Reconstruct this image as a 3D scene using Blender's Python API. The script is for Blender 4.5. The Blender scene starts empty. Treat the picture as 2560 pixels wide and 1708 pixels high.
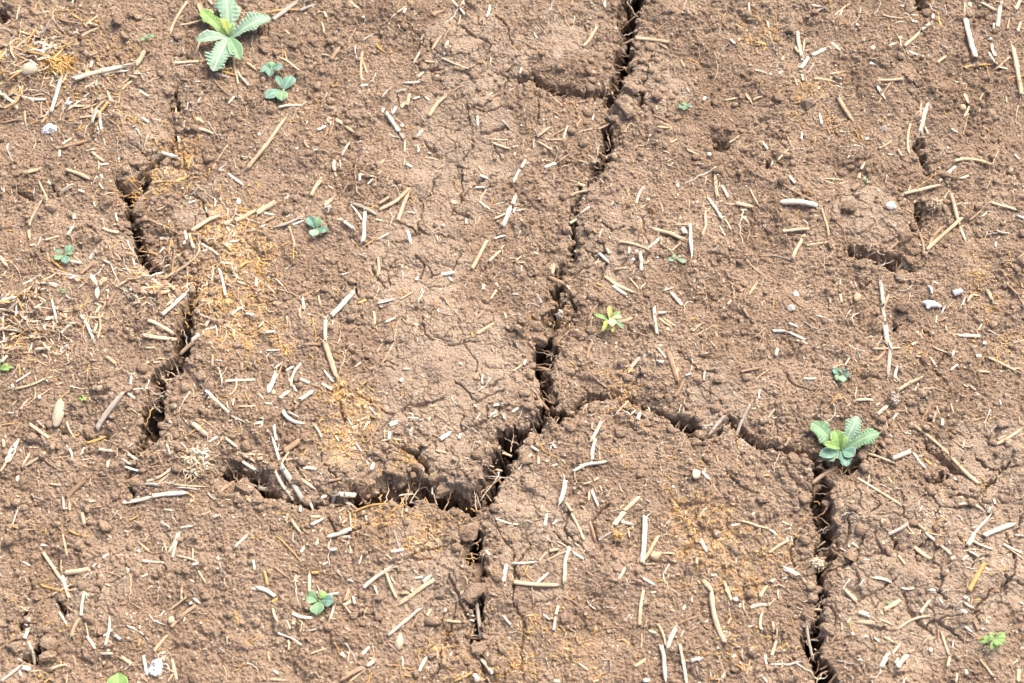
import bpy, math, random, zlib
import numpy as np
from mathutils import Vector

S = bpy.context.scene
COL = S.collection
W_PX, H_PX = 2560.0, 1708.0

# ---------------------------------------------------------------- camera, sky, sun, exposure
DIST, TILT, SPAN = 1.30, math.radians(30.0), 0.80        # metres from the plot's middle, angle off the vertical, width seen
cam_d = bpy.data.cameras.new('camera'); cam = bpy.data.objects.new('camera', cam_d); COL.objects.link(cam)
cam.location = (0.0, -DIST*math.sin(TILT), DIST*math.cos(TILT)); cam.rotation_euler = (TILT, 0.0, 0.0)
cam_d.sensor_width = 36.0; cam_d.lens = 36.0*DIST/SPAN; cam_d.clip_start = 0.01; cam_d.clip_end = 500.0
cam_d.dof.use_dof = True; cam_d.dof.focus_distance = DIST; cam_d.dof.aperture_fstop = 11.0
S.camera = cam
world = bpy.data.worlds.new('World'); S.world = world; world.use_nodes = True
nt = world.node_tree; nt.nodes.clear()
sky = nt.nodes.new('ShaderNodeTexSky'); sky.sky_type = 'NISHITA'; sky.sun_disc = False
SUN_EL, SUN_AZ = math.radians(52.0), math.radians(35.0)    # azimuth clockwise from +Y (top of the picture)
sky.sun_elevation = SUN_EL; sky.sun_rotation = SUN_AZ; sky.air_density = 0.7; sky.dust_density = 8.0; sky.ozone_density = 1.0
bg = nt.nodes.new('ShaderNodeBackground'); bg.inputs[1].default_value = 0.15
wo = nt.nodes.new('ShaderNodeOutputWorld'); nt.links.new(sky.outputs[0], bg.inputs[0]); nt.links.new(bg.outputs[0], wo.inputs[0])
sun_d = bpy.data.lights.new('sun', 'SUN'); sun_d.energy = 1.0; sun_d.angle = math.radians(42.0); sun_d.color = (1.0, 0.91, 0.79)
sun = bpy.data.objects.new('sun', sun_d); COL.objects.link(sun)
sdir = Vector((math.sin(SUN_AZ)*math.cos(SUN_EL), math.cos(SUN_AZ)*math.cos(SUN_EL), math.sin(SUN_EL)))
sun.rotation_euler = sdir.to_track_quat('Z', 'Y').to_euler()
S.view_settings.view_transform = 'Standard'; S.view_settings.look = 'None'; S.view_settings.gamma = 1.0
S.view_settings.use_curve_mapping = False; S.view_settings.exposure = 1.24

# ---------------------------------------------------------------- noise in numpy
def _h(ix, iy, s):
    n = (ix.astype(np.int64)*374761393 + iy.astype(np.int64)*668265263 + s*1442695041) & 0xffffffff
    n = ((n ^ (n >> 13))*1274126177) & 0xffffffff
    n = ((n ^ (n >> 15))*2246822519) & 0xffffffff
    return ((n ^ (n >> 16)) & 0xffffff).astype(np.float32)/np.float32(0xffffff)
def perlin(x, y, s=0):
    ix = np.floor(x); iy = np.floor(y); fx = (x-ix).astype(np.float32); fy = (y-iy).astype(np.float32)
    u = fx*fx*fx*(fx*(fx*6-15)+10); v = fy*fy*fy*(fy*(fy*6-15)+10)
    def g(dx, dy):
        a = _h(ix+dx, iy+dy, s)*np.float32(2*math.pi)
        return np.cos(a)*(fx-dx)+np.sin(a)*(fy-dy)
    n0 = g(0,0); n1 = g(1,0); n2 = g(0,1); n3 = g(1,1)
    return ((n0+(n1-n0)*u)*(1-v)+(n2+(n3-n2)*u)*v)*1.5
def fbm(x, y, scale, octs, s=0, gain=.5):
    r = 0; a = 1.0; t = 0
    for k in range(octs):
        r = r+a*perlin(x/scale*2**k+17.3*k, y/scale*2**k-9.1*k, s+k); t += a; a *= gain
    return r/t*1.3
def worley(x, y, scale, s=0):
    X = x/scale; Y = y/scale; ix = np.floor(X); iy = np.floor(Y)
    f1 = np.full(X.shape, 9, np.float32); f2 = f1.copy(); cid = np.zeros(X.shape, np.float32)
    for dx in (-1,0,1):
        for dy in (-1,0,1):
            px = ix+dx+_h(ix+dx, iy+dy, s); py = iy+dy+_h(ix+dx, iy+dy, s+7)
            d = ((px-X)**2+(py-Y)**2).astype(np.float32)
            nid = _h(ix+dx, iy+dy, s+3)
            m = d < f1
            f2 = np.where(m, f1, np.minimum(f2, d)); cid = np.where(m, nid, cid); f1 = np.where(m, d, f1)
    return np.sqrt(f1), np.sqrt(f2), cid
def sstep(a, b, x):
    t = np.clip((x-a)/(b-a), 0, 1); return t*t*(3-2*t)

def undul(x, y):
    x = np.asarray(x, float); y = np.asarray(y, float)
    return (perlin(x/.33+3.1, y/.33+8.2, 91)*.009 + perlin(x/.12+1.7, y/.12-4.4, 92)*.0035).astype(float)

# a picture point of the survey photograph -> the point of the ground it shows
PXM = SPAN/W_PX
_f = np.array([0.0, math.sin(TILT), -math.cos(TILT)]); _u = np.array([0.0, math.cos(TILT), math.sin(TILT)])
_c = np.array([0.0, -DIST*math.sin(TILT), DIST*math.cos(TILT)])
def at(px, py):
    d = _f*DIST + np.array([1.0,0,0])*(px-W_PX/2)*PXM - _u*(py-H_PX/2)*PXM
    z = 0.0
    for _ in range(3):
        t = (z-_c[2])/d[2]; p = _c+d*t; z = float(undul(p[0], p[1]))
    return float(p[0]), float(p[1])
def mscale(px, py):                     # metres on the ground per picture pixel there
    x, y = at(px, py); return PXM*(DIST+(y*math.sin(TILT)))/DIST

def axis(lo, hi, st, far):
    core = np.arange(lo, hi+st/2, st); out = []
    d = st; v = hi
    while v < far: d *= 1.07; v += d; out.append(v)
    out = np.array(out); return np.concatenate([lo-(out[::-1]-hi), core, out])
# ---------------------------------------------------------------- litter traced on the ground, tile by tile
# each piece: x0 y0 x1 y1 width tone form [bend x y];  tone w/p/y/g/b, form s stem, f flake, r root
TILES = {
(0,0): """165 290 390 335 22 p s 280 320;0 415 260 500 24 p s 140 450;60 470 300 580 14 p f;330 530 490 455 24 p s;490 450 690 370 10 y f;440 490 540 300 26 p f 480 350;400 480 415 350 26 w f;225 440 240 320 20 p f;20 860 155 990 32 w s;110 900 270 890 30 p f;250 905 440 920 26 w s;470 1050 600 550 32 w s 545 790;500 630 530 720 24 g f;0 960 50 900 22 p f;370 1130 460 970 14 p f 420 1060;380 940 388 1085 18 b s;230 1020 240 1160 14 p s;0 1130 210 1105 20 b s;660 760 1220 590 48 w s 900 670;1220 610 1350 430 42 p s;930 690 1180 630 22 w f;660 630 780 690 14 p f;780 245 900 150 18 p s;735 320 900 260 28 p s;1545 290 1720 0 24 p s 1610 150;1650 205 1910 170 20 p s 1740 210;1575 590 1860 545 24 p s;1665 605 1780 590 14 g s;1790 495 1855 310 20 p f;1980 640 2140 640 14 y s;2030 655 2170 690 14 y s;2140 520 2190 790 20 p s;2170 640 2290 815 24 g s;2260 580 2350 645 22 p s;1980 680 2085 720 32 g s;1940 700 2080 870 12 b s;2010 430 2040 280 34 p s;1820 10 1850 150 40 p f;1910 0 1955 50 20 p s;1275 830 1370 895 26 w s;1265 650 1330 770 16 p f;820 620 840 530 24 w s;1120 835 1220 740 22 p s;1085 815 1150 750 16 b s;920 900 1020 750 14 b f;815 775 885 755 16 w f;885 800 890 730 14 w f;1815 950 1865 840 14 w f;1905 950 2065 1000 12 p r 1970 990;2090 960 2160 895 22 w f;1820 1190 1970 1230 28 p s;1640 1290 1610 1130 24 w f;1580 1210 1690 1160 14 w f;1290 1075 1370 1125 22 w s;1275 1290 1290 1090 12 b f;975 1105 1075 1165 16 b s;940 1215 920 1060 28 w s;720 1090 910 1080 22 p s;850 930 940 870 14 w f;850 1060 820 950 22 p f;570 1350 660 1265 22 w s;490 1385 830 1280 28 b s 700 1330;550 1460 550 1380 24 w f;120 1310 210 1350 12 p f;830 1390 950 1470 26 p s;890 1500 1000 1490 20 w f;900 1560 900 1460 14 p f;1480 1410 1640 1460 34 w s;1475 1510 1560 1550 24 w f;1720 1550 1780 1420 18 y f;1370 1440 1480 1390 16 g f;2000 1568 2085 1500 16 g s;1510 990 1580 1085 10 b r 1515 1040;1605 1200 1615 1020 8 b r;2190 140 2350 125 8 p r;1340 190 1410 165 12 p f""",
(1,0): """150 185 400 0 40 g s;0 130 430 100 16 y f 270 80;390 100 555 50 26 g s;180 510 410 670 18 p s;260 270 315 325 20 p f;620 110 645 180 24 p f;600 200 625 310 18 p f;845 0 955 100 26 p s;1290 135 1370 80 16 p s;1355 135 1380 85 22 w f;1340 280 1385 130 16 b f;1610 165 1750 90 32 b s;1790 10 1920 145 22 w s;2115 165 2145 35 22 w s;1855 225 1875 130 12 p s;1720 385 1800 220 14 b s;1610 465 1700 345 24 p s;1735 535 1780 395 28 w f;1440 580 1510 480 22 w s;1520 400 1535 340 18 w f;985 395 1080 315 12 g s;680 550 795 400 36 b s;595 505 690 505 14 p s;1105 400 1190 480 26 y f;980 480 970 770 24 p s 965 600;970 550 1025 700 18 p s;885 610 970 550 14 p f;950 800 1035 780 24 w s;1470 735 1600 570 28 p s;1550 580 1640 560 18 p s;1700 540 1960 620 16 p s 1850 600;1950 615 2020 590 14 p s;1585 1080 1760 860 36 p s;1750 860 1900 760 14 b f;1150 905 1255 795 18 g f;1260 850 1390 830 24 g f;1390 990 1415 870 30 p s;1325 1000 1385 935 28 p f;1440 920 1510 895 20 w s;1175 970 1172 1045 28 w f;1190 1030 1320 1220 34 w s;1320 1220 1360 1280 26 g s;1250 1055 1290 975 28 w f;1250 1060 1330 1110 10 b f;1330 1160 1350 1120 26 w f;1360 1395 1368 1280 16 w s;1455 1270 1530 1195 22 w f;1550 890 1600 930 20 w f;1340 755 1520 765 26 g f;200 1000 430 970 22 w s;330 920 420 975 14 y f;430 1000 520 985 14 p f;-90 1560 295 1080 34 p s;90 1370 180 1280 16 y f;435 1290 500 1390 26 b s;520 1385 570 1385 18 w s;650 1070 705 1070 24 p s;650 1080 670 1130 18 p f;720 1085 910 1210 32 p s;550 1200 640 1150 24 w f;675 1250 710 1070 20 b s;785 1435 875 1265 24 g s;890 1280 980 1305 10 p f;950 1290 960 1260 12 w f;475 945 580 870 16 b r;580 880 790 870 8 b r 690 855;2025 1050 2035 1170 26 w s;2140 1275 2320 1270 16 p s 2230 1285;2160 1310 2350 1365 20 p s;1040 1325 1150 1240 12 b r;740 1200 820 1190 10 p f;1490 1410 1475 1320 18 w f;1520 1450 1725 1495 10 p f 1640 1455;1115 1560 1190 1455 20 p s;725 1568 730 1470 32 w f;1375 1510 1440 1550 24 w f;1360 840 1550 900 10 b r""",
(2,0): """855 90 850 0 22 w s;640 430 790 230 28 p s;660 420 860 350 10 b r;1010 350 1130 330 22 b s;1130 330 1470 400 34 p s;1300 350 1440 450 14 p f;1310 485 1390 460 20 w f;1215 610 1190 350 14 b r 1245 430;1300 300 1430 205 16 b s;390 205 398 150 14 p s;70 690 90 620 18 w s;0 630 80 615 16 p f;735 1080 755 1020 16 w s;785 1170 930 1075 18 b s;945 1030 1210 1040 20 b r 1080 1010;1030 545 1070 575 16 p s;210 1290 360 1180 26 p s;200 1380 205 1280 14 p s;230 1315 370 1400 20 p s;470 1290 510 1160 16 w s;310 1305 490 1300 16 p s;345 1285 500 1180 12 b f;590 1180 645 1075 14 b f;295 1545 410 1485 30 w s;410 1490 530 1420 12 p s;80 1568 130 1480 26 w s;0 1350 60 1335 22 p s;20 1430 45 1385 14 p f;600 1475 800 1500 12 p s;2170 140 2175 30 14 w s;1950 925 2080 895 18 p s;2145 855 2205 960 26 p f;2205 920 2300 890 20 p s;1760 940 1780 890 24 w f;1600 785 1630 840 20 w f;1550 540 1585 625 18 p s;1320 1200 1470 1175 20 p s;1340 1125 1450 1180 14 p s;1285 1040 1450 1140 16 b s;1320 1130 1440 1160 10 g f;1030 1220 1090 1120 10 p s;1090 1125 1120 1200 8 p r;1440 1330 1520 1265 14 p s;1995 1290 2090 1230 18 p s;2090 1230 2290 1170 10 b r 2170 1190;2290 1280 2350 1380 22 w s;1600 1370 1720 1420 16 p s;2220 640 2350 685 18 w s;2240 385 2340 410 24 y f;1990 365 2050 430 24 w f;2080 520 2120 570 16 b f;1330 1010 1325 960 12 p f;1550 960 1670 985 24 w f;1420 1475 1480 1440 12 p f;1380 1390 1450 1410 10 p f;660 12 720 15 18 p s""",
(3,0): """270 285 320 565 32 w s;330 510 340 350 16 p s;250 420 285 495 24 p f;290 650 380 510 32 w s;375 520 550 440 36 w s;350 690 425 575 14 g s;580 380 665 465 20 w s;405 740 700 775 24 p s 550 735;610 770 690 800 14 w s;560 690 715 640 16 p s;305 690 320 760 20 w s;235 720 265 800 16 p s;395 45 485 50 18 w s;600 165 760 0 14 p s;650 170 690 70 16 w s;845 130 855 60 12 p s;970 735 1240 745 26 p s;1000 780 1080 935 30 w f 1040 860;1050 930 1030 850 14 y f;1240 450 1400 280 32 p s;1400 280 1490 230 28 w s;1270 480 1410 520 20 w s;1040 130 1250 170 16 p s 1110 155;1240 120 1390 125 14 w s;1310 190 1395 195 24 w f;1200 50 1350 25 24 w f;1080 430 1190 400 16 w f;1505 185 1520 110 24 w s;1520 120 1495 0 14 g s;1600 260 1570 90 18 y f;1550 580 1640 510 24 p s;1810 0 1810 160 12 p s;1815 160 1910 560 44 w s 1850 350;1800 605 2060 600 22 y s;1940 10 2090 120 28 p s;2105 270 2130 60 36 w s;2075 290 2070 220 20 w s;2060 390 2085 550 24 w s;2020 490 2075 600 16 w s;2100 620 2200 660 20 w s;2080 650 2210 545 16 p s;2195 270 2210 180 16 p s;2290 300 2320 205 24 w s;2260 120 2320 0 30 p s;2240 400 2320 910 40 p s 2280 650;2250 390 2310 340 14 b f;1710 730 1840 765 14 w s;1805 860 1850 970 32 p f;1850 980 1795 1085 24 p s;1940 930 1980 850 12 p s;1395 1225 1475 930 38 w s;1395 1130 1408 920 18 p s;1345 1060 1490 950 14 p f;1440 1150 1480 1220 18 w s;1305 1415 1310 1130 24 p s;1660 1185 1750 1220 20 w s;630 890 790 1135 36 p s 700 1010;470 1040 495 1140 24 w s;305 1285 315 1195 20 w s;540 1160 570 1260 12 b s;640 1130 720 1090 16 p f;650 1215 760 1215 14 w f;420 1050 440 1100 16 p f;880 1295 930 1270 26 w f;1010 1370 1140 1290 18 p s;1180 1365 1230 1440 20 p s;1100 1410 1165 1430 16 w f;85 1490 185 1385 16 p s;90 1490 95 1540 14 p s;30 1520 50 1455 16 w f;850 1560 880 1490 26 w s;1680 1568 1720 1530 30 w s;1700 1500 2060 1530 30 p s 1850 1475;2130 1520 2350 1465 12 b r;2260 1405 2320 1460 20 w s;1640 1395 1760 1370 16 b s;130 550 150 490 22 p f;90 690 150 655 22 w f;0 680 45 695 20 w f;2060 1520 2110 1400 10 p s""",
(0,1): """225 45 400 0 34 p s;600 0 830 90 34 p s 740 40;10 120 35 180 28 w f;355 95 440 295 16 p s;405 260 255 530 22 p s;255 530 275 640 26 p s;525 185 680 130 16 w s;525 195 660 160 12 p s;720 195 785 205 24 w s;905 100 950 170 16 w s;870 195 920 150 14 p f;855 270 870 320 16 w f;940 225 1105 155 14 p s;1000 210 1150 190 12 b s;1240 230 1400 190 34 p s;1390 205 1470 225 14 y s;1370 95 1500 110 16 p s;1040 325 1160 275 18 b s;1060 390 1085 470 18 w s;665 370 685 450 34 g f;620 620 680 515 26 w s;410 650 555 615 20 p s;930 535 1110 570 28 p f;1430 360 1530 325 18 p f;1725 300 1795 270 18 w s;1735 580 2030 410 36 p s;1690 560 1720 675 28 w s;1740 600 1785 735 26 p s;1450 600 1560 595 38 w s;1335 425 1560 550 14 p s;1610 600 1670 590 16 w f;2090 25 2245 145 24 w s;2060 80 2100 120 12 p f;2150 460 2350 345 44 p s;2240 545 2350 555 20 p f;2210 580 2290 430 18 b s;2070 505 2110 560 20 w f;1850 670 2010 790 22 w s;1850 740 1980 690 24 w f;2060 690 2140 680 20 w f;185 545 215 595 12 p f;265 690 340 685 20 w s;0 790 80 905 30 p s;90 870 190 715 12 b r;475 830 590 920 20 y s;640 830 755 845 30 w s;440 760 470 860 20 p f;820 810 890 720 24 w f;725 960 865 845 28 b s;700 1030 740 950 34 p f;630 995 705 970 20 w f;380 1050 550 1070 22 w s;550 1130 625 920 14 b s;335 1200 355 1080 20 p f;330 1020 380 1060 14 p f;0 1190 95 1130 20 w s;0 1220 50 1235 20 w s;975 1250 1060 1110 26 b s;930 1360 950 1290 20 p f;1350 970 1500 1070 30 w s;1480 950 1610 1110 26 p s;1460 970 1830 720 22 p s 1770 820;1830 720 1830 600 10 p r;1190 1120 1640 1070 26 p s 1300 1095;1370 1140 1580 1110 40 p f;1170 1170 1270 1070 26 p f;1250 1190 1350 1165 14 p s;1350 1165 1440 1200 14 w s;1490 1345 1725 1120 34 w s;1430 1320 1500 1210 16 p f;1530 1260 1610 1190 20 p f;1210 1220 1300 1230 24 p s;1375 1230 1410 1250 24 w s;1350 1395 1590 1490 34 p s 1450 1415;1290 1530 1615 1520 36 p s;1750 1568 1840 1520 40 w s;860 1490 895 1400 24 w s;900 1560 910 1300 22 p s;735 1320 865 1568 26 w s;550 1505 650 1430 28 w s;220 1380 260 1320 30 w s;0 1450 210 1475 28 w s 100 1460;20 1450 35 1300 22 w s;60 1440 200 1450 24 w f;240 1370 400 1380 26 w f 320 1390;400 1370 540 1330 28 w f;480 1360 550 1490 26 w f;590 1290 605 1390 22 p s;600 1400 720 1405 20 w s;340 1480 290 1568 24 y f;0 1530 200 1510 22 p f;2010 900 2070 1160 26 w s;2060 1160 2350 1070 10 y r 2180 1090;2030 870 2130 885 20 w s;1960 1270 2040 1160 14 y s;2120 1320 2230 1235 20 w s;2250 1300 2350 1325 24 w s;1870 1430 1930 1350 30 w s;1870 1450 1990 1415 16 w s;2140 1450 2150 1540 28 p s;1750 1290 1890 1220 14 p s;1780 1200 1900 1070 18 y s;1845 1040 1940 1040 16 w f;1670 945 1720 1040 14 w r;1930 1140 2000 1080 34 p f;2020 900 2220 720 10 y r 2080 760""",
(1,1): """505 245 600 95 34 p s;595 90 600 30 14 p s;640 120 705 165 14 w s;275 250 300 200 18 w s;0 390 190 255 46 p s;60 370 175 390 22 w s;50 460 180 400 30 b f;145 525 440 430 28 g s;330 505 450 460 20 w s;300 510 345 700 20 p s 345 640;345 690 345 810 12 y s;620 340 710 260 36 p s;720 10 735 50 20 p s;950 40 950 110 22 w s;950 45 1085 55 16 w s;1020 130 1080 65 12 w s;785 210 850 120 18 b s;1115 375 1420 160 34 p s;1120 305 1220 260 26 p s;1295 470 1415 190 34 p s;1375 365 1465 390 14 w s;1190 120 1235 50 18 b s;1260 80 1330 190 10 b s;890 310 1120 435 32 g s;1095 455 1165 470 18 w s;870 310 975 470 18 w s;970 680 1000 400 36 w s;785 490 920 570 26 w s;740 465 800 465 14 w s;1005 545 1075 600 8 b r;995 680 1125 590 10 y f;1390 560 1420 680 28 w s;1115 985 1120 780 24 p s;775 950 860 935 16 w s;1680 940 1830 935 34 w s;1765 960 1800 1010 20 w s;1465 1015 1490 965 24 w s;1975 900 2125 620 34 p s 2020 830;2135 835 2250 720 26 w s;2245 715 2275 670 16 p s;2255 840 2258 710 8 p r;2140 725 2210 725 22 p f;2050 45 2140 70 22 w s;2010 150 2105 150 18 w s;2045 290 2155 360 18 w s;2260 505 2350 300 38 w s;2185 435 2290 385 18 p s;2180 610 2300 570 20 w s;1930 490 1935 425 18 w s;670 1340 905 1120 46 w s;640 1370 640 1568 32 w s;700 1430 705 1350 16 p s;430 1170 445 1280 24 w s;445 1170 520 1090 14 b s;425 1380 420 1240 20 p f;575 1135 600 1240 18 p s;1095 1215 1285 1175 36 g f;1130 1240 1190 1230 34 g f;1305 1185 1450 1110 16 p s;930 1225 1025 1180 22 y f;1080 1280 1090 1400 22 p s;1180 1405 1275 1355 20 w s;1270 1568 1325 1350 12 p r;1985 1380 2100 1265 24 b s;2010 1505 2190 1395 30 p s;1970 1470 2000 1530 18 y s;2150 1175 2210 1090 20 p s;2220 1090 2260 1060 26 p f;2085 1105 2095 1030 26 w s;2280 1290 2300 1370 20 p s;90 1500 175 1475 22 w s;10 1430 80 1375 24 w s;0 1090 85 1100 24 p s;0 1060 0 960 26 w s;160 1230 260 1210 30 p f;1385 1480 1470 1568 14 b r 1440 1500;755 1568 755 1370 8 p r;530 1568 590 1510 20 b s;1670 1310 1675 1270 12 w f""",
(2,1): """15 140 75 0 22 w s;0 310 35 215 34 w s;10 390 45 295 18 w s;30 355 120 345 16 w s;95 265 160 290 14 p f;590 115 690 115 28 p s;470 45 600 95 12 p s;520 230 720 185 20 p s;570 405 720 340 22 w s;525 475 610 410 26 p s;600 320 615 370 18 b s;1140 310 1215 140 26 g s;1525 155 1520 70 24 w f;905 330 950 265 12 p s;1365 290 1390 400 16 p s;1870 0 1890 260 30 p s 1870 130;1915 120 1985 250 26 w s;1790 230 1935 470 26 w s;1900 500 1970 600 20 w s;1940 440 2010 560 14 p f;1740 630 1775 340 24 p s;2050 310 2220 345 34 p s;1960 315 2050 320 14 p s;2090 370 2170 365 18 w f;2100 410 2190 495 18 p s;2185 180 2265 345 16 p s;2085 0 2105 180 10 b r;2150 0 2350 110 14 b s;1265 520 1600 635 34 p s;1490 490 1620 495 18 p s;1630 500 1650 810 30 w s;1245 705 1365 600 24 w s;1370 680 1375 590 20 p s;975 670 1290 740 24 p s 1150 690;1290 740 1420 750 8 b r;1460 740 1550 650 14 p s;1595 600 1560 520 40 w f;1580 470 1605 410 14 b s;640 475 780 600 26 b s;800 630 830 545 12 w s;520 520 565 545 14 w s;510 575 565 600 18 w s;770 730 905 855 26 w s;865 715 900 765 24 w s;1065 775 1075 700 22 w s;1125 740 1165 740 32 w s;1165 740 1180 940 30 w s 1185 830;1205 845 1290 815 26 p s;930 890 1070 890 18 p s;740 855 820 830 16 p s;885 610 905 635 16 w f;200 730 250 755 18 w s;370 940 385 830 26 p s;330 955 500 1030 34 b s;500 1040 535 1090 22 p s;850 960 1150 1135 30 p s;915 1040 1075 1160 34 w s;1070 970 1155 1080 14 p s;1110 985 1190 990 20 p s;695 1370 845 1140 20 b s;0 1130 60 1135 18 w f;20 840 95 770 16 p s;30 850 140 860 24 p f;225 1130 280 1210 24 g s;940 1385 1120 1320 32 p s 1060 1370;1380 1110 1490 1070 20 w s;1450 1115 1565 1240 34 w s;1300 1245 1335 1520 28 w s;1330 1315 1420 1310 24 w s;1340 1350 1480 1450 22 p s;1390 1360 1500 1435 20 p s;1435 1480 1425 1445 26 w f;2080 1120 2170 1035 26 p s;2165 1150 2255 1010 22 p s;2110 1250 2175 1360 22 b s;1970 1240 2020 1190 22 p s;1665 1040 1690 980 18 p s;1680 1140 1750 1140 20 b s;1640 1480 1750 1400 34 p f;1860 1470 1895 1530 14 p f;2220 1535 2330 1450 14 b s;1560 700 1650 870 16 b r;1650 870 1790 1250 20 b r 1730 1000;1790 1250 1650 1460 18 b r 1770 1350;1670 830 1690 850 30 w f;1270 1260 1340 1140 14 b r;2160 640 2220 400 8 b r;1150 1480 1270 1530 12 b s;430 1360 460 1260 12 w f;1990 700 2015 725 16 w f""",
(3,1): """185 55 250 130 26 w s;235 155 295 175 20 w f;80 110 480 290 18 b s 240 200;85 310 480 335 50 w s 280 290;485 345 560 610 22 p s;330 685 600 645 20 p s;120 570 385 560 26 p s;225 810 335 580 30 p s;500 65 740 70 12 p s;520 85 620 105 16 p s;650 105 745 75 12 p s;840 60 850 0 30 p s;760 170 850 90 34 b f;1225 215 1595 140 30 p s;1565 110 1595 90 24 p s;1760 85 1850 40 22 w s;1665 210 1770 500 32 p s;1765 490 1815 665 22 w s;1635 260 1700 275 14 p f;1440 750 1810 400 32 p s 1640 560;1430 790 1520 640 24 p s;1470 700 1610 490 28 b s;1380 400 1400 530 26 w s;1340 530 1470 650 18 b s;1385 540 1420 800 24 b s 1415 650;1370 680 1410 710 20 w s;1850 440 1960 360 18 b s;2030 280 2330 385 24 p s;2280 420 2350 450 22 w s;2020 575 2022 530 14 w s;2090 530 2190 570 20 p s;2095 690 2105 625 20 w s;1285 185 1310 125 16 p s;1085 735 1200 650 22 b s;1190 890 1260 810 22 b s;1260 880 1300 800 34 g f;910 805 1010 795 14 p s;570 360 750 700 8 b r 690 560;750 700 870 1080 10 b r 770 880;870 1080 1060 1230 8 b r 940 1180;1520 700 1640 860 6 b r;1640 860 1720 1000 6 b r;1030 1015 1060 1230 32 w s;1055 1230 1080 1400 34 g s;1065 1260 1110 1130 20 p s;1080 1400 1125 1640 44 g s;1200 1020 1300 1010 20 p f;660 1130 680 1215 28 p s;600 1070 650 1090 20 p f;565 1225 570 1170 14 p s;425 1340 590 1385 12 w s;365 1370 450 1400 16 b f;190 1155 330 1275 12 b s;185 1415 270 1460 18 w s;40 1470 175 1485 26 w s;175 1485 350 1568 24 w s;1735 1510 1950 1525 34 w s;2015 1080 2070 1190 36 p s;1830 1205 1875 1130 26 p f;1770 1270 1820 1150 14 w s;1880 1120 1960 1130 14 p f;1590 1310 1630 1230 16 w s;1545 1390 1555 1310 16 w s;1570 1370 1660 1330 16 b s;1630 1400 1645 1465 16 p s;1690 1500 1770 1485 12 p f;2160 1000 2340 1300 18 b s 2290 1150;2080 930 2140 1010 14 b r;2245 1320 2270 1220 26 b f;2090 1540 2160 1490 14 b s;1640 40 1690 0 28 w s;2000 170 2060 50 12 b s""",
(0,2): """0 65 220 55 26 p s;0 200 75 130 30 w s;245 0 265 185 18 b s;265 110 300 0 20 w f;180 130 240 60 26 w f;80 175 160 135 14 b s;565 100 570 25 30 w f;590 60 625 35 36 g f;640 75 690 0 16 b s;975 140 1080 225 28 p s;960 70 975 110 16 w f;1625 85 1790 0 36 p s;1490 290 1640 265 16 p s;1330 50 1430 40 18 p f;1320 175 1480 165 24 p f;130 380 300 300 18 w s;110 390 125 430 28 w f;125 440 435 340 20 p s 300 405;435 340 490 270 16 p r 480 310;170 630 280 505 24 p s;95 580 150 530 14 p s;60 640 130 645 12 w s;1200 430 1205 310 24 w s;1210 440 1370 405 14 w s;860 800 1170 460 48 g s 1000 620;1170 480 1240 520 24 w s;1850 400 1900 350 20 p f;1880 440 2110 680 32 w s;2110 690 2250 750 20 g s;2050 365 2350 340 24 w s;2100 500 2165 330 18 p s 2165 430;2000 240 2040 410 14 w s;2140 610 2155 540 16 w s;2185 615 2350 615 16 p s;1950 250 1955 130 18 p s;2215 280 2220 180 30 b f;1740 740 1900 870 44 p s;1720 860 1875 760 12 y s;1520 715 1575 740 22 w s;0 750 130 745 12 y s;100 860 180 725 16 b s;600 710 715 905 20 p s 640 820;770 910 960 820 24 y s;250 740 455 900 30 p s;310 695 410 780 18 g s;65 1130 180 870 54 w f;0 1200 80 1060 22 p s;200 1140 275 1000 22 p s;210 1150 395 1050 22 p s;605 950 660 1090 22 w s 650 1010;735 1040 765 945 16 w s;880 970 1060 1030 26 w s;1160 1030 1250 1080 26 w s;1130 1140 1310 1195 20 w s;1115 1080 1210 1125 24 g f;997 1100 997 1185 28 p s;730 1140 1120 1150 8 b r 930 1190;1340 1280 1640 1110 28 p s 1480 1240;1420 1340 1560 1210 18 p s;1140 1300 1305 1310 26 y f;1305 1310 1470 1335 26 g s;1130 1290 1280 1220 26 b f;1590 1330 1910 1330 16 p s;1115 1470 1400 1425 36 w s;1390 1427 1740 1410 42 w s;605 1450 800 1270 44 b s;800 1270 850 1210 30 b s;440 1300 560 1325 20 p s;595 1568 575 1415 24 g s;640 1568 640 1460 20 p s;790 1465 890 1460 26 w f;220 1560 370 1460 12 b r;1475 1100 1600 800 12 b r 1470 980;1410 1140 1720 990 10 b r 1590 1020;1530 950 1570 1060 20 g f;2020 1390 2150 1210 28 b s;2150 1210 2200 1075 10 b r;2210 1080 2350 1170 28 w s;2200 1020 2350 1100 28 p s;1560 870 1620 840 12 p f;1915 930 2000 870 20 w f;1900 1370 1980 1460 16 g f;2250 1430 2350 1500 24 p s;2240 1225 2350 1280 20 g s;900 830 1070 960 10 p r;15 880 30 980 26 p f""",
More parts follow.
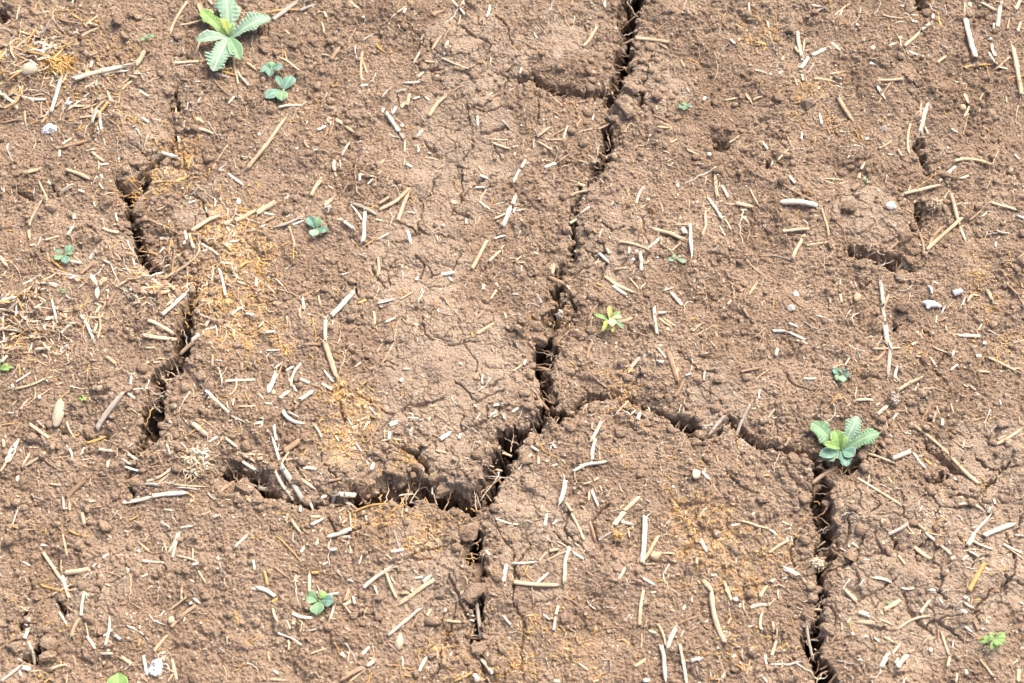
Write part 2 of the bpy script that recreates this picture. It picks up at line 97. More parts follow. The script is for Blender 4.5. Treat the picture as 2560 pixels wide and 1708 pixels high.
(1,2): """430 35 600 20 30 b s;75 70 215 80 16 w s;625 -10 755 385 46 p s 690 190;615 255 715 390 22 w s;1105 90 1160 0 12 p s;1135 220 1270 0 16 p s;105 490 190 270 40 w s;185 360 240 180 14 b s;150 240 240 180 22 w f;265 255 345 220 26 w s;325 420 420 180 24 w s 335 300;300 330 330 420 16 w f;340 400 380 470 20 w s;215 560 320 450 30 w s;130 205 165 180 22 w f;400 350 500 395 30 w s;500 395 600 430 28 b s;595 395 710 455 28 w s;690 510 820 440 22 y f;390 570 535 455 34 w s;350 640 400 575 26 b s;25 480 75 545 16 w s;80 575 150 580 20 w s;245 635 470 760 36 w s 320 735;300 670 400 710 16 g s;0 790 70 735 28 w s;510 730 600 890 22 p s 580 830;165 760 190 920 26 w s;145 870 220 1110 24 w s 180 980;220 1150 450 1480 50 g s 330 1290;170 1195 270 1360 28 w s;270 1360 335 1425 24 w s;320 1195 560 1365 30 p s;230 1020 420 890 50 b s;235 1130 310 1010 18 p s;200 1000 330 960 12 b s;260 910 340 870 16 p s;225 1075 390 1080 18 p s;330 1130 390 1220 20 p f;400 1170 560 1175 30 w s;560 1185 700 985 20 b s;0 1080 70 1075 30 p f;1340 250 1415 260 20 w s;1320 385 1350 335 34 w s;1210 780 1315 735 46 w s;1215 915 1230 820 28 w f;1175 975 1210 935 16 w f;1255 890 1355 900 16 p s;1050 1180 1085 1095 34 w s;1020 1045 1045 970 16 w f;1380 690 1510 705 12 w s;870 795 975 755 20 w s;840 690 880 760 16 w s;920 735 960 725 24 w s;960 720 1020 695 16 w s;1030 600 1110 685 14 w s;990 830 1030 730 20 w s;1000 620 1000 580 18 w f;1000 950 1130 750 16 b s;725 860 765 925 14 w s;1500 600 1650 590 8 b r 1560 655;1600 605 1660 575 14 p s;1580 740 1600 685 22 w s;1685 910 1800 820 36 w s;1865 890 1880 825 26 w s;1650 1000 1750 1025 20 p s;2025 360 2045 270 36 b f;2080 385 2083 300 18 w s;1860 195 1895 220 24 w s;2150 30 2190 90 16 p s;2120 670 2220 635 28 w s;2170 685 2240 655 18 p s;2265 665 2285 715 22 w s;2165 580 2235 570 24 w s;2000 560 2025 605 18 w s;895 230 960 180 18 p s;1030 245 1090 235 24 p s;750 1410 915 1370 50 w s;685 1440 725 1390 30 w s;660 1285 785 1265 28 b s;800 1440 900 1455 24 w f;670 1475 760 1455 18 p s;590 1430 650 1400 26 w f;405 1568 395 1460 28 w s;480 1450 530 1550 22 w f;750 1560 810 1520 18 p s;1110 1470 1200 1210 16 p r 1200 1370;890 1560 1270 1495 18 y s 1080 1490;1215 1460 1250 1380 30 b f;1380 1568 1385 1470 20 w s;2110 900 2170 960 16 p s;2260 970 2350 990 22 p s;2200 1125 2270 1135 18 p s;2150 1120 2250 1240 6 b r;1615 1370 1620 1290 12 w f;0 1290 95 1320 40 g s;1370 1420 1430 1320 8 g r""",
(2,2): """0 640 60 600 26 w s;100 215 125 160 26 w s;0 265 95 200 20 p s;205 500 345 600 30 b s;220 180 350 210 20 b s;690 180 735 0 20 b s;950 30 960 0 18 w s;850 25 870 0 20 w s;1080 250 1180 130 34 g s;1060 300 1110 240 20 p f;1325 60 1410 160 18 w s;1340 50 1380 40 20 w f;1335 195 1400 200 28 w s;1430 80 1525 380 44 b s 1470 200;1515 320 1515 235 18 p s;1485 520 1590 330 26 b s;1590 315 1655 300 18 w s;1760 360 1775 260 16 w s;1820 0 1865 65 14 p s;2085 295 2275 255 26 b s;2275 520 2280 430 18 w s;2230 360 2350 260 14 p s;740 320 910 430 18 b s;880 450 940 530 22 b s;945 670 1070 540 18 p s;1090 680 1140 630 18 w f;1145 750 1180 630 34 w s;1150 820 1150 750 10 w r;1255 570 1270 620 16 w f;1405 640 1410 580 12 w f;1325 720 1320 670 26 w f;1570 660 1585 520 12 p s;1800 860 1960 680 32 g s;2060 850 2195 570 26 g s 2120 700;2195 605 2250 595 12 w s;2105 830 2210 940 20 g s;1510 775 1710 830 18 b r 1620 790;1090 790 1230 800 12 p r 1150 840;710 950 820 740 30 w s;740 1120 770 900 34 w s 735 1020;800 960 808 1110 24 p f;550 1195 890 1110 28 w s;350 985 360 930 14 w s;365 925 405 975 24 w s;165 945 245 995 26 w s;90 1125 180 1015 26 w s;50 1170 90 1130 14 w f;240 1130 245 1020 26 g s;0 1150 60 1150 14 p f;355 1135 425 1115 18 w f;300 1080 355 1080 28 w f;425 1500 490 1270 40 w s;730 1360 800 1520 28 w s;705 1460 710 1370 24 p s;755 1330 780 1400 14 b f;740 1280 800 1250 20 p f;650 1310 740 1280 12 p s;985 1320 1020 1390 14 p s;1010 1568 1180 1410 36 p s;985 1540 1030 1490 10 p s;1730 1195 1815 1280 26 w s;490 1470 555 1568 22 p s;1370 890 1390 940 20 p f;1220 900 1275 860 20 b s;1030 940 1130 890 8 b r;1740 755 1820 775 16 p s;2270 1225 2350 1225 20 p s;2035 1270 2045 1310 22 w f;1740 1568 1790 1530 16 w s;1735 1070 1770 1035 14 p s""",
(3,2): """950 65 1220 55 22 p s;1100 320 1130 0 34 g s 1115 150;970 190 1080 80 28 b s;70 135 95 65 28 w f;315 335 450 345 24 w s;300 0 365 30 14 w f;410 515 495 230 14 b r 500 400;795 550 970 540 26 p s;1165 340 1200 220 26 w s;1180 450 1420 340 28 p s;1180 460 1330 360 20 p s;1335 460 1385 375 20 p s;1005 670 1110 580 30 w s;1020 760 1015 680 16 p s;1060 690 1110 800 18 p s;1075 640 1270 625 14 b s;1145 710 1195 645 18 w s;1260 570 1290 650 14 p s;1190 720 1250 820 18 b s;1600 775 1605 690 26 w s;1550 580 1590 660 16 p s;1520 740 1550 640 16 p s;1680 560 1710 650 14 p s;1475 150 1550 250 20 w s;1675 265 1745 205 22 w s;1685 140 1715 70 26 w s;1505 60 1660 110 16 p s;1410 190 1465 100 12 b s;1350 155 1430 155 10 p s;1900 140 1960 150 34 w s;1970 155 2280 285 24 p s;1910 290 2030 290 22 p s;1860 390 1920 440 22 p s;1795 385 1855 400 14 p f;1900 460 1945 480 20 w f;2125 540 2135 600 16 w s;1860 740 2010 685 12 b s;1310 725 1680 1050 28 p s 1530 900;1670 1040 1960 1320 32 p s;1700 1100 1770 1180 24 b s;850 990 1180 1115 24 p s;1115 1095 1330 1000 44 w s;1335 1010 1455 1180 24 w s;1425 1070 1505 1135 26 y s;800 1100 890 1085 14 y s;825 1240 1245 1510 24 p s 1030 1370;410 1290 660 1120 34 b f 500 1210;1105 1240 1165 1320 10 p s;2080 940 2350 790 28 p s 2180 900;2095 900 2200 860 26 p f;1740 1500 1980 1550 24 p s 1860 1490;2070 1430 2090 1490 20 w s;2020 1568 2060 1510 24 w s;1640 1300 1780 1330 16 p f;1790 980 1800 910 18 p s;90 915 140 800 14 b s;155 950 210 880 20 p s;0 690 70 600 12 p s;20 870 60 710 12 b s;25 690 90 685 12 w f;1110 840 1160 880 14 w f;1320 30 1380 0 20 w s;1980 40 1990 0 30 w s""",
(0,3): """750 0 775 130 34 p s;570 190 615 400 18 p s;375 340 565 630 28 p s 470 480;560 550 635 790 32 w s 590 660;555 540 555 420 14 p s;570 545 840 525 48 p s;750 630 830 560 20 g f;845 520 890 465 22 g s;885 510 925 485 26 w f;360 655 600 740 20 y s;430 770 660 650 16 p s;610 715 750 710 16 p s;750 710 825 780 20 w s;560 880 630 800 14 b s;745 960 775 750 28 w s;650 1140 745 970 34 p s;770 1040 800 1000 16 g f;530 900 620 1050 20 w s;675 880 700 930 16 p f;790 1130 880 1270 26 w s;965 1240 1005 950 26 w s 1005 1080;940 1150 1040 1070 20 w s;1050 1120 1120 1180 28 w s;1285 1090 1290 1020 18 p f;1270 1250 1290 1160 16 y f;1090 1310 1230 1410 34 p s;900 1300 1050 1295 24 g f;1315 1310 1350 1500 26 w s;1410 1295 1535 1130 30 p s;1570 1070 1800 850 32 b s;1580 1340 1630 1568 30 p s 1600 1440;1540 1568 1600 1480 14 p s;1690 1490 1760 1270 22 b f 1690 1380;1290 1480 1360 1568 26 p f;1770 785 1840 825 22 w s;1665 820 1670 710 22 p s;1540 900 1720 780 18 p s;1730 840 1770 820 26 w f;1755 710 1800 770 10 g r;1815 530 1890 650 18 p s;1750 605 1775 645 16 w s;1850 1040 1845 980 16 w f;1295 610 1360 575 20 w s;1640 560 1660 530 10 p f;1540 390 1630 190 24 w s;1580 430 1650 180 24 w s;1650 145 1780 130 20 w s;1280 440 1520 465 24 w s;1620 400 1815 465 16 p s;1775 505 1835 480 22 w s;1775 440 1770 320 12 p s;1510 280 1530 370 14 p f;1255 255 1365 355 20 p s;1360 350 1510 350 8 b r 1430 370;1320 270 1370 200 14 p s;1485 90 1565 145 14 w s;1180 75 1290 10 14 y s;1220 65 1310 130 12 p s;1150 190 1220 140 16 b s;1380 180 1470 100 14 b s;930 425 995 375 20 w f;990 590 1040 530 20 p f;635 170 840 200 14 y s 730 210;870 150 970 110 20 p s;125 140 340 155 24 b f;215 110 325 45 14 b s;245 95 345 125 10 p f;365 285 430 295 20 w f;460 1430 620 1395 26 p s;165 1440 205 1530 24 w s;180 1420 280 1450 40 w f;0 1240 215 1140 24 b s 100 1160;215 1170 265 1060 34 w s;165 1120 220 1100 20 w f;220 1020 260 1040 18 w f;250 1180 280 1380 24 w f 290 1280;0 1560 200 1380 26 g s;1990 440 2020 370 40 w f;2155 330 2270 210 26 w s;2075 330 2020 150 8 b r;1955 45 2030 30 26 w s;2310 690 2350 710 20 w f;2320 440 2335 530 22 w s;2125 20 2155 50 20 w f;2150 890 2190 1040 24 y f;330 1500 380 1470 30 y f;390 1560 470 1510 12 y s;0 380 5 270 14 p s""",
(1,3): """265 80 295 0 26 p s;320 60 415 195 26 p s;370 110 480 200 16 b s;495 40 610 25 32 p s;495 120 630 40 24 w s;635 225 880 155 40 w s;740 210 870 230 26 w s;740 235 830 240 16 y f;860 0 870 110 14 p s;1005 25 1020 75 20 w s;785 100 830 65 22 p s;1055 80 1100 30 12 p s;410 370 450 290 26 w f;545 310 570 230 20 p s;680 350 760 350 30 w s;605 485 670 455 18 w s;1230 365 1375 330 34 w s;1180 380 1250 435 14 p s;860 310 870 400 16 p s;945 490 1000 340 14 w f;980 700 1265 510 32 w s;1080 655 1115 740 18 w s;1180 510 1290 785 26 p s 1230 660;1235 590 1275 660 12 p f;1450 600 1540 590 20 w s;1520 640 1630 570 34 w s;1290 860 1640 610 40 p s 1450 740;1430 740 1440 680 22 w s;1210 1150 1540 850 32 g s 1380 1000;1540 850 1630 700 20 b s;1420 1080 1500 920 20 b s;1560 960 1610 880 30 p s;160 490 320 615 18 b s;80 550 105 690 24 y s;490 730 490 540 28 w s;500 550 590 550 28 y s;320 640 400 570 14 p s;550 755 755 740 24 w s;-20 700 180 775 36 w s;130 830 210 770 26 y s;150 870 200 1010 22 p s;330 940 540 965 30 w s 430 975;345 1050 350 970 28 p f;670 1010 715 860 24 w s;785 860 880 810 34 p s;800 830 850 680 30 b f;820 865 885 940 16 p s;885 750 910 850 22 w s;900 735 935 740 12 w f;835 620 895 635 16 w s;320 1090 280 1000 20 p s;195 1100 430 1225 24 w s;295 1270 290 1170 18 p s;485 1305 645 1245 18 p s;105 1250 125 1380 24 p s;160 1455 210 1490 22 w s;130 1545 290 1545 18 p s;0 1500 60 1560 26 b s;50 1510 100 1560 28 b s;945 1350 1045 1235 28 w s;770 1568 1010 1430 40 b f;1010 1430 1105 1345 34 w s;850 1568 1010 1440 16 p s;890 1450 1000 1410 16 w f;1490 1485 1575 1320 26 w f;1205 1205 1330 1315 20 b s;1730 990 1960 1000 24 p s 1850 1000;1800 310 1930 245 12 y s;1925 600 1990 740 8 p r;2065 1130 2020 790 34 g s 2050 980;1930 920 2010 905 24 w s;1940 950 2010 955 18 w s;2270 650 2300 480 36 w s;2095 350 2155 420 24 w s;2175 410 2215 425 14 w f;2190 50 2350 100 18 w s;2265 935 2345 1030 22 w s;2040 1280 2180 1515 32 w s 2110 1390;2130 1310 2135 1260 10 w f;1810 1568 1990 1460 20 y s;1990 1480 2050 1568 40 w f;1780 1310 1800 1260 18 w s;1570 1030 1660 950 16 y s;1320 740 1410 745 26 p f;180 60 180 480 16 b r 210 240""",
(2,3): """300 130 320 0 28 w s;365 105 415 60 20 w s;0 95 60 100 18 w f;540 0 660 265 26 p s 610 130;710 90 765 270 28 b s;790 255 920 180 22 g s;920 150 1050 -30 40 w s;980 75 1145 105 32 w s;910 160 960 30 18 p s;920 140 1030 200 24 y f;1060 130 1080 220 16 p s;1190 490 1220 30 44 w s 1215 250;1150 470 1190 370 20 b s;1210 435 1350 200 30 p s;1205 475 1330 470 14 p s;1370 380 1500 385 18 p f;1250 190 1330 160 12 b f;510 200 620 320 14 p s;410 265 570 370 14 p s 470 290;540 360 660 435 26 w s;475 680 530 310 34 w s;305 440 520 350 16 p s;340 345 450 330 28 p s;245 440 330 350 16 p s;0 465 230 450 22 w s;220 650 335 550 26 w s;10 655 465 670 36 p s 220 675;180 660 200 850 16 b s;150 490 205 500 20 g f;820 495 850 425 10 b s;975 620 1040 510 28 w s;1190 605 1310 670 24 w s;1170 1045 1210 690 30 p s 1180 870;1220 790 1240 850 14 g f;1720 250 1790 380 34 w s;1690 300 1710 190 24 b f;1690 490 1690 410 28 p s;1690 100 1750 0 22 w s;2005 125 2110 105 24 w s;2100 80 2350 155 22 p s;2190 30 2230 0 18 w s;1740 600 1840 730 44 p s;1830 715 1960 1230 44 p s 1860 980;1940 620 2020 830 30 p s;1820 580 1890 570 20 w s;1815 600 1820 500 12 b s;2090 560 2120 420 14 b r;2270 780 2350 660 28 p s;2180 880 2350 850 34 w s 2260 850;2290 1100 2310 900 26 p s 2275 1000;2085 880 2110 820 16 w f;1975 1030 2015 970 18 p s;2150 1055 2230 1035 16 w f;1570 890 1600 840 28 w s;1690 1030 1735 995 12 w f;1765 1020 1805 990 12 w s;1760 1030 1810 1080 18 b f;1330 1025 1410 1230 20 p s 1385 1120;1415 1270 1520 1030 40 w s;1520 1030 1700 960 18 b f;1360 1200 1410 1568 36 w s;1535 1220 1610 1620 28 w s 1575 1400;1545 1150 1580 1080 16 p f;1250 1075 1330 1120 26 w s;1230 1000 1220 1200 16 p r;1185 1240 1190 1110 18 p s;600 1220 850 1060 12 b r 740 1150;850 1060 1160 1150 10 b r 1000 1060;380 1100 400 950 30 g s;400 950 430 850 26 p s;280 935 355 1000 18 w s;460 780 750 960 8 b r 560 820;690 790 790 880 26 g f;670 970 695 915 12 p s;820 690 880 640 20 b f;1120 1420 1235 1335 30 p s;595 1385 710 1470 18 p s;440 1395 475 1350 10 p s;460 1255 530 1265 20 p s;925 1250 928 1215 10 w s;370 1540 450 1545 30 w s;1200 1560 1270 1540 34 w s;740 1568 800 1540 18 p s;1625 1375 1735 1340 30 w s;1700 1370 1755 1350 24 w s;2020 1340 2055 1295 22 w f;2140 1510 2190 1350 22 b s;1880 1310 1960 1480 12 p r;1920 1530 1960 1460 24 p f;2340 1400 2330 1290 24 w s;2300 1500 2350 1568 20 w s;200 1310 240 1270 14 y f;1830 1500 1820 1450 14 w f;10 640 0 580 14 p f""",
(3,3): """1105 195 1330 70 32 g s;1340 70 1460 170 24 p s;1440 180 1550 270 26 w s;1545 270 1680 400 28 p s;1280 110 1350 200 18 p s;1450 170 1610 220 10 p s;1350 295 1510 425 34 p s;1670 440 1715 420 34 w s;1600 450 1660 410 16 b f;1815 320 1890 190 36 w s;1890 200 2060 0 20 w s;1880 260 2080 350 20 w s;1960 225 2300 85 42 w s 2120 150;2150 280 2350 390 22 w s;2160 290 2340 430 14 p s;1840 360 1935 410 20 w s;1780 450 1835 400 20 w s;1830 745 1990 460 38 y s;1845 650 1960 500 10 b s;1985 515 2050 550 22 w s;1190 370 1270 490 24 p f;1225 400 1280 480 16 y f;1080 500 1110 460 20 p s;870 445 940 435 16 w s;760 275 840 315 20 w s;735 285 755 320 14 w s;750 75 810 85 18 p f;1225 690 1355 688 20 w s;950 610 1150 640 26 w f 1060 610;680 690 830 840 36 p s;650 560 690 620 10 p f;800 680 960 830 10 b r;1035 910 1240 780 40 p s 1130 860;1025 900 1050 950 30 p f;810 915 940 965 44 w s;800 1005 1000 1030 36 p s;940 970 1060 1030 16 p r;960 900 1020 890 14 p f;1000 990 1150 1045 18 p s;725 1025 755 970 20 w s;1185 1085 1510 950 20 p s 1330 980;1395 935 1500 795 28 w s;1565 785 1605 850 22 w s;1775 820 1895 890 22 w s;1830 830 1835 790 22 w s;1805 1050 1880 1110 24 w s;1880 1000 1930 1100 28 b s;1820 1080 1900 1150 12 b s;1570 1180 1575 1040 16 b s;1595 1070 1660 1310 20 p s 1620 1180;1050 1145 1190 1215 20 p s;1140 1300 1220 1190 24 w s;1035 1430 1125 1260 44 w s;1160 1400 1195 1340 24 w s;1170 1450 1290 1300 44 w s;1290 1300 1360 1250 26 b f;1120 1380 1200 1320 14 b s;970 1150 1020 1195 18 w s;870 1145 930 1140 14 w f;670 1000 675 1090 20 p f;580 1200 660 1110 18 b f;555 1200 560 1070 14 b s;355 1000 440 1320 26 g s 385 1130;20 1395 320 1355 20 g s;495 1395 570 1370 14 p s;430 835 550 815 12 b r 500 805;570 1550 650 1470 20 b s;620 1568 690 1530 14 w s;30 1330 80 1170 30 p s;40 1000 60 1090 18 p f;70 1190 80 1060 14 p s;130 500 290 590 44 w s;290 590 410 700 26 p s;0 375 190 250 26 p s;180 210 240 300 50 w f;0 150 90 210 24 w s;130 70 230 110 20 w s;20 640 75 600 24 w s;0 860 75 790 16 p s;1650 1440 1680 1310 26 p f;1390 1140 1410 1060 16 b f;1480 1150 1540 1140 20 p f;1630 1030 1650 940 12 p r;1930 1350 2090 1550 22 p s;2290 1568 2300 1440 34 p s;1720 1568 1730 1480 20 p s;1820 1080 1830 1380 16 b r 1810 1250;1830 1390 1920 1460 10 b r;1995 1030 2000 930 10 p r;2040 715 2120 610 8 b r 2110 680;1940 750 2000 710 14 p f;2230 1090 2310 1100 18 p f;2270 190 2350 220 20 w s;2310 825 2350 850 20 w s;2215 280 2220 250 14 w f""",
}
K = 640/2350.0
PIECES = []
for (tc, tr), txt in TILES.items():
    for rec in txt.split(';'):
        v = rec.split()
        c = lambda i: (tc*640 + float(v[i])*K, tr*427 + float(v[i+1])*K)
        PIECES.append(dict(a=c(0), b=c(2), w=float(v[4])*K, tone=v[5], form=v[6], m=c(7) if len(v) > 7 else None))

# ---------------------------------------------------------------- big cracks: points x y width, side of the sloping wall, depth mm
CRACKS = [
 ([(442,352,6),(425,380,14),(400,402,12),(372,412,14),(354,420,10)],'L',9),
 ([(402,682,6),(430,692,12),(462,694,10),(490,700,6)],'U',9),
 ([(700,1240,6),(735,1252,14),(790,1258,10),(840,1250,16),(885,1240,14)],'U',10),
 ([(1548,982,5),(1600,1008,8),(1640,1022,8),(1680,1040,8)],'U',9),
 ([(1424,1030,8),(1445,1012,10),(1462,998,8)],'U',14),
 ([(1742,1098,5),(1790,1078,10),(1830,1044,8)],'U',10),
 ([(1512,262,8),(1516,285,10),(1524,300,8)],'L',12),
 ([(1470,452,6),(1452,475,8),(1440,490,6)],'L',14),
 ([(1434,642,8),(1420,652,7),(1402,655,6)],'L',14),
 ([(1398,752,8),(1385,790,16),(1378,822,14)],'L',14),
 ([(1590,-60,46),(1585,0,46),(1570,40,56),(1567,95,38),(1557,150,34),(1549,180,26),(1538,207,24),(1520,245,24),(1512,262,8)],'L',70),
 ([(1524,300,8),(1520,315,22),(1517,340,24),(1512,373,20),(1514,395,20),(1500,420,24),(1488,440,20),(1470,452,8)],'L',60),
 ([(1440,490,5),(1439,520,8),(1438,571,12),(1432,604,16),(1434,642,10)],'L',35),
 ([(1402,655,7),(1398,700,12),(1397,732,16),(1400,752,8)],'L',30),
 ([(1385,820,5),(1368,838,26),(1362,854,40),(1359,887,40),(1357,922,24),(1367,963,30),(1370,996,32),(1366,1020,26),(1389,1039,30),(1424,1030,12)],'R',80),
 ([(1372,1030,20),(1345,1050,22),(1312,1070,22),(1290,1082,34),(1266,1098,46),(1256,1130,44),(1240,1175,50),(1228,1210,48),(1208,1238,36)],'L',70),
 ([(1215,1238,26),(1171,1246,44),(1125,1232,54),(1076,1228,40),(1035,1210,60),(980,1222,64),(926,1232,52),(885,1238,30)],'U',60),
 ([(1082,1190,6),(1060,1160,9),(1040,1130,11),(1010,1115,6)],'U',12),
 ([(443,215,6),(440,235,14),(433,259,28),(418,266,14)],'L',40),
 ([(437,325,8),(440,345,14),(444,352,6)],'L',25),
 ([(290,445,6),(305,462,20),(324,485,44),(326,503,28),(318,515,8)],'U',45),
 ([(354,415,10),(350,445,40),(335,480,38)],'U',26),
 ([(318,520,14),(330,563,30),(343,590,30),(352,615,24),(357,650,30),(375,662,26),(392,674,30),(402,682,12)],'R',30),
 ([(492,700,6),(488,725,12),(477,754,32),(461,803,42),(453,840,46),(449,881,34),(430,908,44),(410,925,36),(390,940,32),(387,960,26)],'L',60),
 ([(387,955,26),(391,985,36),(380,1031,44),(376,1065,44),(358,1108,30),(338,1135,12),(334,1150,5)],'L',40),
 ([(552,1172,8),(570,1168,32),(613,1180,36),(648,1194,28),(667,1224,20),(692,1238,16),(702,1240,5)],'U',45),
 ([(1165,1305,6),(1179,1318,26),(1186,1344,44),(1180,1385,36),(1190,1410,24),(1203,1444,18),(1201,1477,12),(1190,1512,18),(1197,1553,24),(1184,1589,20),(1180,1608,6)],'L',65),
 ([(1183,1612,5),(1196,1640,6),(1215,1675,6)],'R',10),
 ([(1462,998,6),(1480,990,22),(1510,992,20),(1548,982,8)],'U',25),
 ([(1680,1040,10),(1700,1052,30),(1727,1068,38),(1740,1088,16),(1742,1098,5)],'U',45),
 ([(1830,1042,8),(1850,1066,24),(1872,1088,30),(1903,1108,18),(1912,1122,6)],'U',40),
 ([(1903,1108,6),(1940,1112,7),(1974,1119,12),(2010,1128,14),(2040,1140,16),(2090,1158,18),(2130,1158,30),(2165,1140,18),(2196,1124,10),(2205,1112,4)],'U',45),
 ([(2046,1150,10),(2042,1180,24),(2056,1208,38),(2056,1262,38),(2064,1303,36),(2070,1341,32),(2064,1376,30),(2056,1422,24)],'R',26),
 ([(2052,1420,18),(2050,1450,16),(2051,1470,14),(2054,1490,30),(2050,1512,16),(2044,1540,14),(2040,1562,30),(2030,1600,42),(2042,1640,26),(2050,1665,30),(2063,1690,36),(2095,1735,36)],'L',60),
 ([(2292,-20,34),(2306,6,26),(2314,18,8)],'U',40),
 ([(2444,34,5),(2456,38,12),(2464,42,4)],'U',18),
 ([(2292,165,5),(2300,172,9),(2306,180,4)],'U',14),
 ([(2288,238,4),(2290,250,6)],'U',12),
 ([(2300,350,6),(2301,365,14),(2310,400,16),(2318,425,8)],'R',22),
 ([(2138,616,8),(2151,628,38),(2170,636,26),(2206,644,38),(2241,656,42),(2265,662,20),(2278,668,6)],'U',50),
 ([(2297,500,5),(2301,515,12),(2297,548,9),(2283,585,8)],'R',25),
 ([(2232,790,6),(2240,802,20),(2238,822,12)],'U',14),
 ([(1335,185,6),(1350,198,22),(1380,212,26),(1411,219,32),(1450,225,30),(1490,226,26),(1530,214,20)],'U',48),
 ([(1070,166,3),(1082,171,9),(1098,176,4)],'U',14),
 ([(1166,172,3),(1176,178,10),(1182,182,4)],'U',16),
 ([(1262,160,3),(1270,168,9),(1278,176,4)],'U',14),
 ([(1240,174,3),(1276,190,4),(1306,196,5),(1335,188,6)],'U',8),
 ([(1916,394,6),(1922,408,18),(1930,418,6)],'L',35),
 ([(1785,338,6),(1805,352,26),(1822,356,10)],'U',16),
 ([(40,478,5),(60,486,9),(82,496,9),(92,502,4)],'U',16),
 ([(120,490,4),(138,480,8),(144,466,4)],'U',14),
 ([(5,30,36),(14,46,20)],'U',16),
 ([(188,92,5),(198,97,12),(206,94,4)],'U',14),
 ([(490,85,4),(494,100,8),(492,112,4)],'L',14),
 ([(452,132,4),(468,140,11),(477,142,4)],'U',16),
 ([(60,1640,8),(82,1644,26),(96,1620,14),(90,1600,6)],'U',20),
 ([(74,1520,4),(66,1545,9),(60,1570,7)],'R',12),
 ([(140,1508,4),(160,1524,12),(162,1538,4)],'U',14),
 ([(2318,1110,4),(2330,1128,8),(2362,1152,12),(2390,1178,16),(2412,1182,5)],'U',22),
 ([(2300,1196,3),(2328,1198,6),(2356,1200,8),(2362,1180,5)],'U',14),
 ([(2450,1212,2),(2478,1196,5),(2506,1168,6),(2524,1146,4)],'R',8),
 ([(150,1068,5),(155,1078,12)],'U',16),
 ([(1605,200,3),(1610,230,10),(1614,258,10),(1606,270,3)],'L',16),
 ([(1424,742,6),(1436,775,14),(1428,800,8)],'L',18),
 ([(195,1078,2),(215,1092,5),(232,1096,5),(262,1088,3)],'U',8),
 ([(2238,1338,2),(2246,1352,5),(2244,1372,4)],'R',8),
 ([(328,1240,6),(318,1180,8),(330,1150,5)],'L',10),
]
THIN = [  # hairline and narrow cracks
 [(1560,215),(1620,262),(1640,300)],[(1640,130),(1620,160),(1612,200)],[(1345,260),(1345,300)],[(2320,96),(2318,112),(2328,128)],
 [(1190,270),(1220,278),(1250,268),(1278,272)],[(1160,400),(1175,380),(1182,360)],[(1150,500),(1170,470),(1200,450),(1240,438)],
 [(1155,430),(1152,475),(1150,515)],[(990,540),(1010,560),(1050,585)],[(1040,640),(1056,660),(1050,690)],[(930,660),(935,690),(960,720)],
 [(880,700),(890,730),(898,745)],[(560,600),(530,620),(500,600)],[(480,480),(500,500),(520,540)],[(1180,1010),(1220,985),(1260,970)],
 [(1215,1010),(1222,1040),(1190,1060),(1150,1075)],[(1250,1000),(1248,1020),(1275,1008)],[(845,1000),(852,1030),(862,1050)],[(1140,950),(1185,1000)],
 [(2370,1240),(2400,1230),(2440,1250),(2470,1215),(2490,1195)],[(2440,1135),(2470,1170),(2500,1168)],[(2180,1235),(2200,1260),(2180,1280)],
 [(2110,1360),(2130,1330),(2122,1300)],[(2160,1340),(2140,1400),(2100,1420),(2060,1440)],[(2260,1480),(2270,1520),(2300,1560),(2340,1580)],
 [(2500,1480),(2535,1430),(2540,1390),(2520,1330)],[(2350,1440),(2345,1480),(2370,1500)],[(1300,1330),(1330,1360),(1290,1410),(1300,1450)],
 [(1290,1410),(1280,1500),(1310,1560),(1300,1640),(1310,1700)],[(1380,1320),(1400,1345),(1420,1370)],[(1120,1440),(1150,1500),(1180,1560)],
 [(1140,1500),(1130,1560),(1100,1620),(1095,1680),(1080,1705)],[(1020,1390),(1060,1370),(1100,1366),(1140,1350)],[(820,1290),(850,1340),(900,1320)],
 [(800,1150),(830,1180),(850,1210)],[(1000,1210),(1060,1195),(1110,1180),(1150,1170)],[(1820,1180),(1850,1215),(1890,1230)],[(1500,1350),(1480,1300),(1520,1260)],
 [(1640,1060),(1600,1040),(1560,1020),(1540,990)],[(1500,560),(1530,580),(1560,570)],[(1480,640),(1520,660),(1500,700)],[(1560,650),(1540,680)],
 [(2220,560),(2250,590),(2210,600)],[(2140,690),(2160,720),(2180,700)],[(240,1520),(250,1480),(235,1440)],[(60,1500),(80,1470),(76,1440)],
 [(400,1390),(420,1430),(380,1450)],[(890,1540),(930,1530),(950,1560)],[(1960,930),(1990,960),(2030,980)],[(2370,880),(2330,930),(2370,960)],
 [(1020,60),(1060,100),(1040,130)],[(1150,60),(1190,90),(1230,110),(1210,150)],[(1240,40),(1270,70),(1280,110)],[(1700,880),(1740,920),(1790,930)],
 [(1580,900),(1600,930),(1580,960)],[(2480,1470),(2440,1520),(2450,1560)],[(2060,1500),(2090,1540),(2080,1570)],[(2000,1330),(1980,1370),(1990,1430)],
]
